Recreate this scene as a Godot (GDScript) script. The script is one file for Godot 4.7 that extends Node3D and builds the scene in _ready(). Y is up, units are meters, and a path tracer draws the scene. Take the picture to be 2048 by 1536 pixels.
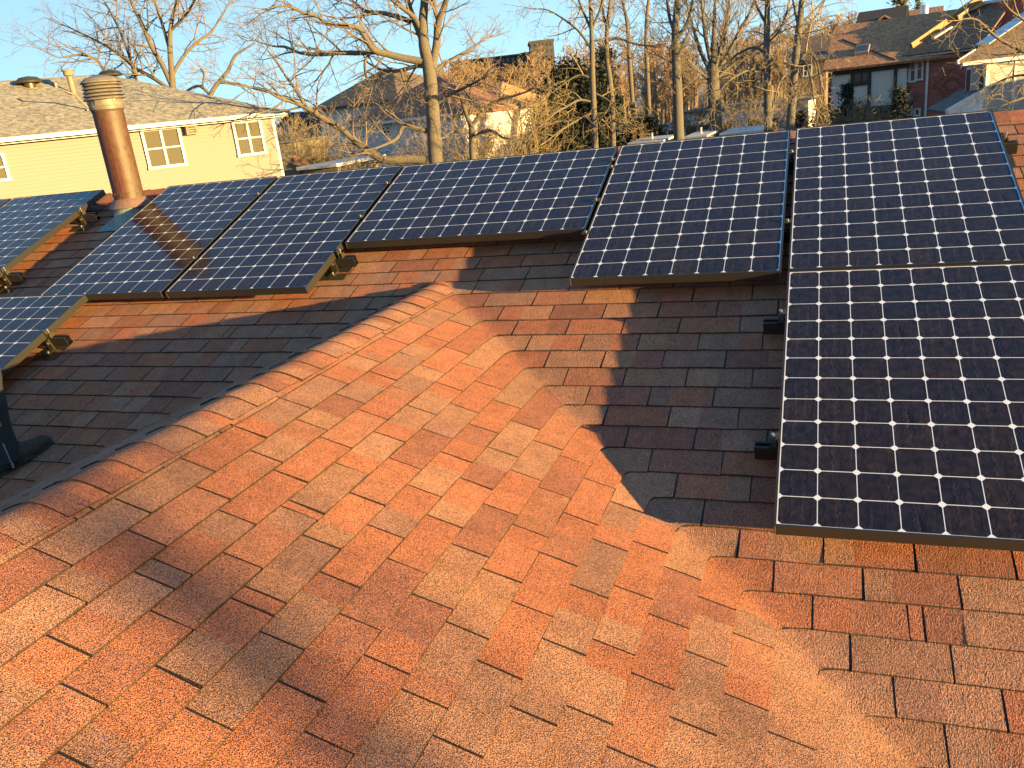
extends Node3D
# A red shingle roof with solar panels on a winter evening. Metres, y up.
# The roof frame: x along the main ridge, y out of the slope, z down the slope.

const F := 1645.27                       # focal length in pixels of the 2048 wide photograph
const CAM := Vector3(0.1197, 0.2923, 5.5004)
const RIGHT := Vector3(0.937795, -0.106531, -0.330441)
const DOWN := Vector3(0.009694, -0.943357, 0.331639)
const FWD := Vector3(-0.347054, -0.314213, -0.883643)
const SIN := 0.361625
const COS := 0.932324
const APEX := Vector3(-1.955, -0.608, 1.18)   # where the cross gable ridge meets the main slope
const GROUND := -4.6
const DECK := -0.14                      # roof surface below the panel faces

var M := {}
var rng := RandomNumberGenerator.new()
var taken := {}
var roof_basis := Basis(Vector3(1, 0, 0), Vector3(0, COS, SIN), Vector3(0, -SIN, COS))

# ------------------------------------------------------------------ mesh builder
class MB:
	var v := PackedVector3Array()
	var n := PackedVector3Array()
	var c := PackedColorArray()
	var uv := PackedVector2Array()
	var i := PackedInt32Array()
	var col := Color(1, 1, 1)
	func vert(p: Vector3, nn: Vector3, t := Vector2.ZERO) -> int:
		v.append(p); n.append(nn); c.append(col); uv.append(t)
		return v.size() - 1
	func tri_i(a: int, b: int, d: int, face: Vector3):
		if (v[b] - v[a]).cross(v[d] - v[a]).dot(face) > 0.0:
			i.append(a); i.append(d); i.append(b)
		else:
			i.append(a); i.append(b); i.append(d)
	func quad(a: Vector3, b: Vector3, d: Vector3, e: Vector3, face: Vector3, ta := Vector2(0, 0), tb := Vector2(1, 0), td := Vector2(1, 1), te := Vector2(0, 1)):
		var k := vert(a, face, ta)
		vert(b, face, tb); vert(d, face, td); vert(e, face, te)
		tri_i(k, k + 1, k + 2, face)
		tri_i(k, k + 2, k + 3, face)
	func tri(a: Vector3, b: Vector3, d: Vector3, face: Vector3):
		var k := vert(a, face, Vector2(0, 0))
		vert(b, face, Vector2(1, 0)); vert(d, face, Vector2(0.5, 1))
		tri_i(k, k + 1, k + 2, face)
	func box(o: Vector3, s: Vector3, b := Basis()):
		var h := s * 0.5
		var x := b.x * h.x
		var y := b.y * h.y
		var z := b.z * h.z
		quad(o + x - y - z, o + x + y - z, o + x + y + z, o + x - y + z, b.x.normalized())
		quad(o - x - y - z, o - x + y - z, o - x + y + z, o - x - y + z, -b.x.normalized())
		quad(o - x + y - z, o + x + y - z, o + x + y + z, o - x + y + z, b.y.normalized())
		quad(o - x - y - z, o + x - y - z, o + x - y + z, o - x - y + z, -b.y.normalized())
		quad(o - x - y + z, o + x - y + z, o + x + y + z, o - x + y + z, b.z.normalized())
		quad(o - x - y - z, o + x - y - z, o + x + y - z, o - x + y - z, -b.z.normalized())
	func bar(p: Vector3, q: Vector3, w: float, h: float, up := Vector3.UP):
		var z := (q - p).normalized()
		var x := up.cross(z).normalized()
		if x.length() < 0.5:
			x = Vector3.RIGHT
		var y := z.cross(x)
		box((p + q) * 0.5, Vector3(w, h, (q - p).length()), Basis(x, y, z))
	# a slab: polygon a b d e with thickness th below it
	func slab(a: Vector3, b: Vector3, d: Vector3, e: Vector3, th: float):
		var f := (b - a).cross(d - a).normalized()
		if f.length() < 0.5:
			f = (d - a).cross(e - a).normalized()
		if f.y < 0.0:
			f = -f
		var k := f * th
		var m := (a + b + d + e) * 0.25
		quad(a, b, d, e, f)
		quad(a - k, b - k, d - k, e - k, -f)
		for pr in [[a, b], [b, d], [d, e], [e, a]]:
			var p: Vector3 = pr[0]
			var q: Vector3 = pr[1]
			if p.distance_to(q) < 0.001:
				continue
			var o := (q - p).cross(f).normalized()
			if o.dot((p + q) * 0.5 - m) < 0.0:
				o = -o
			quad(p, q, q - k, p - k, o)
	func tube(pts: PackedVector3Array, rad: PackedFloat32Array, sides: int):
		var m := pts.size()
		var ref := Vector3(0.31, 0.42, 0.85)
		var base := v.size()
		for j in m:
			var t := (pts[mini(j + 1, m - 1)] - pts[maxi(j - 1, 0)]).normalized()
			var x := t.cross(ref).normalized()
			var y := t.cross(x)
			for s in sides:
				var a := TAU * s / sides
				var d := x * cos(a) + y * sin(a)
				v.append(pts[j] + d * rad[j]); n.append(d); c.append(col); uv.append(Vector2(float(s) / sides, j))
		for j in m - 1:
			for s in sides:
				var a := base + j * sides + s
				var b := base + j * sides + (s + 1) % sides
				i.append(a); i.append(b + sides); i.append(b)
				i.append(a); i.append(a + sides); i.append(b + sides)
	func lathe(prof: Array, sides: int, o := Vector3.ZERO, smooth := true):
		# prof: [radius, y] pairs from bottom to top
		for j in prof.size() - 1:
			var p0: Array = prof[j]
			var p1: Array = prof[j + 1]
			var sl := Vector2(p1[1] - p0[1], p0[0] - p1[0]).normalized()
			for s in sides:
				var a := TAU * s / sides
				var b := TAU * (s + 1) / sides
				var da := Vector3(cos(a), 0, sin(a))
				var db := Vector3(cos(b), 0, sin(b))
				var k := vert(o + da * p0[0] + Vector3(0, p0[1], 0), da * sl.x + Vector3(0, sl.y, 0), Vector2(float(s) / sides, p0[1]))
				vert(o + db * p0[0] + Vector3(0, p0[1], 0), db * sl.x + Vector3(0, sl.y, 0), Vector2(float(s + 1) / sides, p0[1]))
				vert(o + db * p1[0] + Vector3(0, p1[1], 0), db * sl.x + Vector3(0, sl.y, 0), Vector2(float(s + 1) / sides, p1[1]))
				vert(o + da * p1[0] + Vector3(0, p1[1], 0), da * sl.x + Vector3(0, sl.y, 0), Vector2(float(s) / sides, p1[1]))
				var f := (da + db) * sl.x + Vector3(0, sl.y * 2.0, 0)
				tri_i(k, k + 1, k + 2, f); tri_i(k, k + 2, k + 3, f)
	func mesh(colors := false) -> ArrayMesh:
		var a := []
		a.resize(Mesh.ARRAY_MAX)
		a[Mesh.ARRAY_VERTEX] = v; a[Mesh.ARRAY_NORMAL] = n; a[Mesh.ARRAY_TEX_UV] = uv; a[Mesh.ARRAY_INDEX] = i
		if colors:
			a[Mesh.ARRAY_COLOR] = c
		var am := ArrayMesh.new()
		am.add_surface_from_arrays(Mesh.PRIMITIVE_TRIANGLES, a)
		return am

# ------------------------------------------------------------------ scene helpers
func numbered(called: String) -> String:
	var k: int = taken.get(called, 0)
	taken[called] = k + 1
	return called if k == 0 else "%s_%03d" % [called, k]

func thing(called: String, label: String, category: String, xf := Transform3D(), group := "") -> Node3D:
	var o := Node3D.new()
	o.name = numbered(called)
	add_child(o)
	o.transform = xf
	o.set_meta("label", label); o.set_meta("category", category)
	if group != "":
		o.set_meta("group", group)
	return o

func part(parent: Node, called: String, mesh: Mesh, m: Material, xf := Transform3D(), stuff := false) -> MeshInstance3D:
	var o := MeshInstance3D.new()
	o.mesh = mesh
	o.material_override = m
	var k := 0
	var nm := called
	while parent.has_node(nm):
		k += 1
		nm = "%s_%03d" % [called, k]
	o.name = nm
	parent.add_child(o)
	o.transform = xf
	if stuff:
		o.set_meta("kind", "stuff")
	return o

func fast_part(parent: Node, nm: String, mesh: Mesh, m: Material, xf: Transform3D) -> MeshInstance3D:
	var o := MeshInstance3D.new()
	o.mesh = mesh
	o.material_override = m
	o.name = nm
	parent.add_child(o)
	o.transform = xf
	return o

func struct(called: String, mesh: Mesh, m: Material, xf := Transform3D()) -> MeshInstance3D:
	var o := part(self, called, mesh, m, xf)
	o.set_meta("kind", "structure")
	return o

func lin(r: float, g: float, b: float) -> Color:
	return Color(r, g, b).linear_to_srgb()

func mat(c: Color, rough := 0.8, metal := 0.0, tex: Texture2D = null, scale := 0.0, nrm: Texture2D = null, nscale := 1.0) -> StandardMaterial3D:
	var m := StandardMaterial3D.new()
	m.albedo_color = c
	m.roughness = rough
	m.metallic = metal
	if tex != null:
		m.albedo_texture = tex
	if nrm != null:
		m.normal_enabled = true
		m.normal_texture = nrm
		m.normal_scale = nscale
	if scale > 0.0:
		m.uv1_triplanar = true
		m.uv1_scale = Vector3.ONE * scale
	return m

func roof_at(u: float, h: float, v: float) -> Vector3:
	return roof_basis * Vector3(u, h, v)

func ray(px: float, py: float) -> Vector3:
	return FWD + RIGHT * ((px - 1024.0) / F) + DOWN * ((py - 768.0) / F)

func at(px: float, py: float, depth: float) -> Vector3:
	return CAM + ray(px, py) * depth

func on_level(px: float, py: float, y: float) -> Vector3:
	var d := ray(px, py)
	return CAM + d * ((y - CAM.y) / d.y)

# ------------------------------------------------------------------ textures
func gray_image(size: int, bytes: PackedByteArray) -> ImageTexture:
	var im := Image.create_from_data(size, size, false, Image.FORMAT_L8, bytes)
	im.convert(Image.FORMAT_RGB8)
	return ImageTexture.create_from_image(im)

func noise(seed_: int, freq: float, oct := 3) -> FastNoiseLite:
	var f := FastNoiseLite.new()
	f.seed = seed_
	f.noise_type = FastNoiseLite.TYPE_SIMPLEX_SMOOTH
	f.frequency = freq
	f.fractal_octaves = oct
	return f

func seamless(seed_: int, size: int, freq: float, oct := 3) -> PackedByteArray:
	var im := noise(seed_, freq, oct).get_seamless_image(size, size)
	im.convert(Image.FORMAT_L8)
	return im.get_data()

func make_textures():
	# mineral granules: fine grain over soft patches
	var n := 1024
	var b := PackedByteArray()
	b.resize(n * n)
	var coarse := seamless(3, n, 0.012, 4)
	var r := RandomNumberGenerator.new()
	r.seed = 11
	var raw := PackedByteArray()
	raw.resize(n * n)
	for k in n * n:
		raw[k] = (r.randi() & 127) + (r.randi() & 127)
	for y in n:
		for x in n:
			var x1 := (x + 1) & (n - 1)
			var y1 := (y + 1) & (n - 1)
			var g := float(raw[y * n + x] + raw[y * n + x1] + raw[y1 * n + x] + raw[y1 * n + x1]) * 0.25 - 127.0
			var val := 192.0 + g * 1.7 + (coarse[y * n + x] - 127.0) * 0.16
			b[y * n + x] = int(clampf(val, 20.0, 255.0))
	M.granule_tex = gray_image(n, b)
	var im := Image.create_from_data(n, n, false, Image.FORMAT_L8, b)
	im.convert(Image.FORMAT_RGBA8)
	im.bump_map_to_normal_map(3.0)
	M.granule_nrm = ImageTexture.create_from_image(im)
	# plain mottle used on plaster, metal, bark and ground
	M.mottle = gray_image(512, soften(seamless(21, 512, 0.02, 5), 175, 0.3))
	M.fine = gray_image(512, soften(seamless(22, 512, 0.09, 3), 175, 0.35))
	M.bark_tex = gray_image(256, soften(seamless(23, 256, 0.05, 4), 165, 0.6))
	# dried dirt runs on the panel glass
	n = 512
	var dirt := PackedByteArray()
	dirt.resize(n * n)
	var w1 := noise(31, 0.012, 3)
	var base := seamless(33, n, 0.02, 3)
	for k in n * n:
		dirt[k] = int(118 + (base[k] - 127) * 0.25 + (r.randi() & 7))
	for s in 96:
		var x0 := r.randf() * n
		var y0 := r.randi() % n
		var len_ := 60 + r.randi() % 220
		var dark := r.randf() < 0.8
		for q in len_:
			var yy := (y0 + q) % n
			var xx := x0 + w1.get_noise_2d(s * 57.0, q * 1.6) * 14.0 + w1.get_noise_2d(s * 91.0, q * 7.0) * 4.0
			for dx in [0, 1]:
				var k: int = yy * n + (int(xx) + dx + n * 4) % n
				dirt[k] = int(clampf(dirt[k] * (0.45 if dark else 1.6), 24, 240))
	M.dirt_tex = gray_image(n, dirt)
	# far shingle roofs: rows of tabs
	n = 512
	var sh := PackedByteArray()
	sh.resize(n * n)
	for row in 32:
		var x := 0
		var tone := 190
		var nextx := 0
		for xx in n:
			if xx >= nextx:
				nextx = xx + 14 + r.randi() % 26
				tone = 150 + r.randi() % 80
			for yy in 16:
				var edge := 60 if yy == 15 else 0
				if xx == nextx - 1:
					edge = 35
				sh[(row * 16 + yy) * n + xx] = int(clampf(tone - edge + (r.randi() & 31) - 16, 0, 255))
	M.shingle_tex = gray_image(n, sh)
	# bricks for the far brick house
	n = 256
	var br := Image.create(n, n, false, Image.FORMAT_RGB8)
	for y in n:
		for x in n:
			var row := y / 16
			var xx := (x + (row % 2) * 16) % n
			var joint := (y % 16) < 2 or (xx % 32) < 2
			var h := hash(Vector2i(xx / 32, row)) % 100
			var t := 0.75 + 0.25 * h / 100.0
			var col := Color(0.62, 0.55, 0.5) if joint else Color(0.66 * t, 0.33 * t, 0.27 * t)
			br.set_pixel(x, y, col)
	M.brick_tex = ImageTexture.create_from_image(br)
	# rust on the vent pipe: streaky patches of orange over grey-brown
	n = 256
	var ru := Image.create(n, n, false, Image.FORMAT_RGB8)
	var n1 := noise(41, 0.018, 4)
	var n2 := noise(42, 0.07, 3)
	for y in n:
		for x in n:
			var a := TAU * x / n
			var st := n1.get_noise_3d(cos(a) * 60.0, sin(a) * 60.0, y * 0.22)
			var sp := n2.get_noise_3d(cos(a) * 60.0, sin(a) * 60.0, y * 0.8)
			var side := 0.5 + 0.5 * cos(a - 2.5)          # the weather side has rusted further
			var t := clampf(0.15 + side * 0.6 + st * 1.1 + sp * 0.35, 0.0, 1.0)
			var col := Color(0.60, 0.51, 0.36).lerp(Color(0.58, 0.31, 0.17), t)
			col = col.lerp(Color(0.45, 0.23, 0.13), clampf(sp * 1.4 + side * 0.3 - 0.25, 0.0, 0.7))
			ru.set_pixel(x, y, col)
	M.rust_tex = ImageTexture.create_from_image(ru)

func soften(b: PackedByteArray, mid: int, gain: float) -> PackedByteArray:
	for k in b.size():
		b[k] = int(clampf(mid + (b[k] - 127) * gain + 40.0, 0, 255))
	return b

func make_materials():
	var g := mat(Color.WHITE, 0.92, 0.0, M.granule_tex, 0.78, M.granule_nrm, 1.3)
	g.uv1_world_triplanar = true
	g.vertex_color_use_as_albedo = true
	M.shingle = g
	M.cells = []
	for c in [lin(0.105, 0.068, 0.058), lin(0.090, 0.064, 0.066), lin(0.120, 0.076, 0.052)]:
		var m := mat(c, 0.13, 0.0, M.dirt_tex)
		m.metallic_specular = 0.40
		M.cells.append(m)
	M.backsheet = mat(lin(0.72, 0.72, 0.72), 0.15)
	M.frame = mat(lin(0.035, 0.031, 0.027), 0.42, 0.35)
	M.rail = mat(lin(0.03, 0.028, 0.026), 0.38, 0.4)
	M.steel = mat(lin(0.55, 0.52, 0.48), 0.3, 0.9)
	M.bronze = mat(lin(0.12, 0.10, 0.06), 0.45, 0.6, M.fine, 3.0)
	M.pipe = mat(Color(0.54, 0.52, 0.50), 0.6, 0.0, M.rust_tex)
	M.cap = mat(lin(0.24, 0.20, 0.145), 0.5, 0.1, M.mottle, 2.0)
	M.collar = mat(lin(0.27, 0.16, 0.11), 0.6, 0.3, M.mottle, 4.0)
	M.flash = mat(lin(0.30, 0.36, 0.34), 0.55, 0.4, M.mottle, 3.0)
	M.siding = mat(lin(0.335, 0.298, 0.265), 0.95, 0.0, M.fine, 1.3)
	M.white = mat(lin(0.56, 0.54, 0.50), 0.7)
	M.whitewall = mat(lin(0.84, 0.85, 0.86), 0.7, 0.0, M.mottle, 0.2)
	M.stucco = mat(lin(0.80, 0.75, 0.66), 0.9, 0.0, M.fine, 0.5)
	M.timber = mat(lin(0.06, 0.045, 0.035), 0.8, 0.0, M.fine, 1.0)
	M.glass = mat(lin(0.05, 0.055, 0.06), 0.08)
	M.screen = mat(lin(0.14, 0.127, 0.09), 0.95, 0.0, M.fine, 2.0)
	M.roof_tan = mat(lin(0.44, 0.40, 0.31), 0.95, 0.0, M.shingle_tex, 0.42)
	M.roof_brown = mat(lin(0.27, 0.185, 0.125), 0.95, 0.0, M.shingle_tex, 0.4)
	M.roof_red = mat(lin(0.46, 0.21, 0.12), 0.95, 0.0, M.shingle_tex, 0.4)
	M.roof_orange = mat(lin(0.72, 0.35, 0.17), 0.95, 0.0, M.shingle_tex, 0.4)
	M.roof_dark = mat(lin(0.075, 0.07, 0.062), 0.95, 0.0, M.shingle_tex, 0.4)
	M.roof_grey = mat(lin(0.20, 0.20, 0.19), 0.95, 0.0, M.shingle_tex, 0.4)
	var bk := mat(Color.WHITE, 0.9, 0.0, M.brick_tex, 0.78)
	M.brick = bk
	M.brick_plain = mat(lin(0.33, 0.11, 0.075), 0.9, 0.0, M.fine, 2.0)
	M.concrete = mat(lin(0.42, 0.38, 0.33), 0.9, 0.0, M.mottle, 0.6)
	M.orange_board = mat(lin(0.55, 0.27, 0.08), 0.7, 0.0, M.fine, 1.0)
	M.cream = mat(lin(0.29, 0.235, 0.15), 0.7, 0.0, M.mottle, 0.4)
	M.bark = mat(lin(0.175, 0.145, 0.10), 0.95, 0.0, M.bark_tex, 1.5)
	M.bark_grey = mat(lin(0.16, 0.14, 0.11), 0.95, 0.0, M.bark_tex, 1.5)
	M.twig = mat(lin(0.15, 0.115, 0.08), 0.9)
	M.twig_gold = mat(lin(0.26, 0.19, 0.095), 0.9)
	M.woods = mat(lin(0.24, 0.155, 0.09), 0.95)
	M.needle = mat(lin(0.045, 0.06, 0.025), 0.85)
	M.needle_dark = mat(lin(0.013, 0.019, 0.010), 0.85)
	M.needle_gold = mat(lin(0.10, 0.105, 0.035), 0.85)
	M.red_leaf = mat(lin(0.14, 0.035, 0.03), 0.85)
	M.soil = mat(lin(0.11, 0.095, 0.06), 1.0, 0.0, M.mottle, 0.12)
	M.asphalt = mat(lin(0.06, 0.06, 0.06), 0.95, 0.0, M.mottle, 0.3)
	M.black = mat(lin(0.012, 0.012, 0.012), 0.6)
	M.galv = mat(lin(0.55, 0.58, 0.58), 0.35, 0.8)
	M.blue_paint = mat(lin(0.02, 0.035, 0.22), 0.25)
	M.tyre = mat(lin(0.02, 0.02, 0.02), 0.9)
	for q in [M.siding, M.screen]:
		q.metallic_specular = 0.08
	M.seam = mat(lin(0.07, 0.04, 0.028), 0.8)
	M.tan_wall = mat(lin(0.16, 0.125, 0.075), 0.9, 0.0, M.fine, 0.6)
	M.brown_wall = mat(lin(0.22, 0.15, 0.10), 0.9, 0.0, M.fine, 0.6)
	M.lit_siding = mat(lin(0.50, 0.47, 0.43), 0.9, 0.0, M.fine, 0.6)
	M.tower = mat(lin(0.10, 0.08, 0.055), 0.9, 0.0, M.mottle, 0.05)

# ------------------------------------------------------------------ entry
func _ready():
	rng.seed = 20240117
	var cam := Camera3D.new()
	cam.name = "camera"
	add_child(cam)
	cam.transform = Transform3D(Basis(RIGHT, -DOWN, -FWD), CAM)
	cam.fov = rad_to_deg(2.0 * atan(768.0 / F))
	cam.near = 0.05
	cam.far = 2000.0
	cam.current = true

	var sun := DirectionalLight3D.new()
	sun.name = "sun"
	sun.light_color = Color(1.0, 0.84, 0.54)
	sun.light_energy = 1.6
	sun.light_angular_distance = 0.53
	sun.shadow_enabled = true
	add_child(sun)
	sun.look_at_from_position(Vector3.ZERO, Vector3(-0.79, -0.0745, -0.195), Vector3.UP)

	var sky_m := ProceduralSkyMaterial.new()
	sky_m.sky_top_color = Color(0.18, 0.30, 0.43)
	sky_m.sky_horizon_color = Color(0.42, 0.53, 0.57)
	sky_m.sky_curve = 0.22
	sky_m.ground_bottom_color = Color(0.14, 0.12, 0.09)
	sky_m.ground_horizon_color = Color(0.30, 0.26, 0.20)
	sky_m.sun_angle_max = 70.0
	sky_m.sun_curve = 0.12
	sky_m.sky_energy_multiplier = 1.05
	var sky := Sky.new()
	sky.sky_material = sky_m
	var env := Environment.new()
	env.background_mode = Environment.BG_SKY
	env.sky = sky
	env.tonemap_mode = Environment.TONE_MAPPER_LINEAR
	env.tonemap_exposure = 4.1
	env.sdfgi_enabled = true
	env.ssao_enabled = true
	env.ssil_enabled = true
	var we := WorldEnvironment.new()
	we.name = "world_environment"
	we.environment = env
	add_child(we)

	make_textures()
	make_materials()
	build_ground()
	build_own_house()
	build_neighbours()
	build_trees()
	build_arrays()
	build_vent_pipe()
	build_person()

func build_ground():
	var g := MB.new()
	var k := 700.0
	g.quad(Vector3(-k, 0, -k), Vector3(k, 0, -k), Vector3(k, 0, k), Vector3(-k, 0, k), Vector3.UP)
	struct("ground", g.mesh(), M.soil, Transform3D(Basis(), Vector3(0, GROUND, 0)))
	var r := MB.new()
	var a := on_level(1300, 214, GROUND + 0.004)
	var d := Vector3(0.964, 0, 0.266)
	var n := Vector3(0.266, 0, -0.964)
	r.quad(a - d * 90, a + d * 90, a + d * 90 + n * 7, a - d * 90 + n * 7, Vector3.UP)
	struct("road", r.mesh(), M.asphalt)

# ------------------------------------------------------------------ own house: shingled roof
# A course runs along the main slope, turns through the woven valley and goes on along the cross gable.
# l: slope distance below the apex level, s: distance from the valley corner (s > 0 main slope, s < 0 gable)
const FILLET := 0.06

func course_point(l: float, s: float, mirror: bool) -> Array:
	var p := l * COS
	var y := APEX.y - l * SIN
	var x := p
	var z := APEX.z + p
	var t := 0.0
	if s >= FILLET:
		x += s
	elif s <= -FILLET:
		z -= s
		t = 1.0
	else:
		t = (FILLET - s) / (2.0 * FILLET)
		x += FILLET * (1.0 - t) * (1.0 - t)
		z += FILLET * t * t
	var nrm := Vector3(0, COS, SIN).lerp(Vector3(SIN, COS, 0), t).normalized()
	if mirror:
		return [Vector3(APEX.x - x, y, z), Vector3(-nrm.x, nrm.y, nrm.z)]
	return [Vector3(APEX.x + x, y, z), nrm]

func flat_point(l: float, x: float) -> Array:
	return [Vector3(x, APEX.y - l * SIN, APEX.z + l * COS), Vector3(0, COS, SIN)]

# the cut edges of a tab run straight down the slope while the valley corner moves along
func slide(s: float, dl: float) -> float:
	return s - dl * COS * clampf(s / 0.14, -1.0, 1.0)

func surface(l: float, s: float, kind: int) -> Array:
	return flat_point(l, s) if kind == 0 else course_point(l, s, kind == 2)

const TONES := [Color(0.315, 0.108, 0.049), Color(0.285, 0.133, 0.074), Color(0.245, 0.090, 0.050), Color(0.310, 0.141, 0.073), Color(0.290, 0.111, 0.056), Color(0.255, 0.118, 0.071)]

func tone() -> Color:
	var r := rng.randf()
	var k := 0 if r < 0.26 else 1 if r < 0.50 else 2 if r < 0.62 else 3 if r < 0.76 else 4 if r < 0.9 else 5
	var c: Color = TONES[k] * rng.randf_range(0.92, 1.12)
	return c * 1.75

# one tab from s0 to s1 of the course whose upper edge is at l0; off is taken from every point
func tab(mb: MB, kind: int, l0: float, expo: float, s0: float, s1: float, cuts: Array, off: Vector3):
	var edges := [s0]
	for c in cuts:
		if c[0] > s0 + 0.012 and c[0] < s1 - 0.012:
			edges.append(c[0])
	if kind > 0:
		for q in [-0.14, -FILLET, 0.0, FILLET, 0.14]:
			if q > s0 + 0.008 and q < s1 - 0.008:
				edges.append(q)
	for q in [0.33, 0.68]:
		var e := lerpf(s0, s1, q + rng.randf_range(-0.1, 0.1))
		if s1 - s0 > 0.15:
			edges.append(e)
	edges.append(s1)
	edges.sort()
	var wave := []
	var rise := []
	for e in edges:
		wave.append(rng.randf_range(-0.0016, 0.0016))
		rise.append(rng.randf_range(-0.0012, 0.0016))
	var lift0 := 0.0080 + rng.randf() * 0.0025
	var lift1 := 0.0080 + rng.randf() * 0.0025
	var sag := rng.randf_range(-0.003, 0.003)
	var shade := rng.randf_range(0.93, 1.06)
	for j in edges.size() - 1:
		var a: float = edges[j]
		var b: float = edges[j + 1]
		var col := Color(0.5, 0.2, 0.15)
		for c in cuts:
			if c[0] <= (a + b) * 0.5:
				col = c[1]
		mb.col = col * shade
		var ta := (a - s0) / (s1 - s0)
		var tb := (b - s0) / (s1 - s0)
		var ua := surface(l0, a, kind)
		var ub := surface(l0, b, kind)
		var la := surface(l0 + expo + sag * ta + wave[j], slide(a, expo) if kind > 0 else a, kind)
		var lb := surface(l0 + expo + sag * tb + wave[j + 1], slide(b, expo) if kind > 0 else b, kind)
		var ha: float = lerpf(lift0, lift1, ta) + rise[j]
		var hb: float = lerpf(lift0, lift1, tb) + rise[j + 1]
		var pa: Vector3 = ua[0] + ua[1] * 0.0015 - off
		var pb: Vector3 = ub[0] + ub[1] * 0.0015 - off
		var qa: Vector3 = la[0] + la[1] * ha - off
		var qb: Vector3 = lb[0] + lb[1] * hb - off
		var nn: Vector3 = (ua[1] + ub[1]).normalized()
		var k := mb.vert(pa, ua[1])
		mb.vert(pb, ub[1]); mb.vert(qb, lb[1]); mb.vert(qa, la[1])
		mb.tri_i(k, k + 1, k + 2, nn); mb.tri_i(k, k + 2, k + 3, nn)
		mb.col = Color(0.085, 0.050, 0.034)
		var fdir: Vector3 = (qa - pa).normalized()
		mb.quad(qa, qb, qb - lb[1] * (hb + 0.001), qa - la[1] * (ha + 0.001), fdir)
		var sd: Vector3 = (pb - pa).normalized()
		if j == 0:
			mb.quad(pa, qa, qa - la[1] * (ha + 0.001), pa - ua[1] * 0.002, -sd)
		if j == edges.size() - 2:
			mb.quad(pb, qb, qb - lb[1] * (hb + 0.001), pb - ub[1] * 0.002, sd)

func hidden_by_panel(p: Vector3) -> bool:
	var q: Vector3 = roof_basis.inverse() * (p + (CAM - p).normalized() * 0.0)
	# where the sight line crosses the panel plane
	var d := CAM - p
	var dn := d.dot(roof_basis.y)
	var t := (0.0 - q.y) / dn
	var x: Vector3 = roof_basis.inverse() * (p + d * t)
	for r in PANELS:
		var w := 1.559 if r[2] else 1.046
		var h := 1.046 if r[2] else 1.559
		if x.x > r[0] + 0.03 and x.x < r[0] + w - 0.04 and x.z > r[1] + 0.03 and x.z < r[1] + h - 0.05:
			return true
	return false

func seen(p: Vector3) -> float:
	var d := p - CAM
	var z := d.dot(FWD)
	if z < 0.3:
		return 0.0
	var px := d.dot(RIGHT) / z * F + 1024.0
	var py := d.dot(DOWN) / z * F + 768.0
	if px < -60 or px > 2110 or py < 0 or py > 1600:
		return 0.0
	if hidden_by_panel(p):
		return 0.0
	return z

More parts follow.
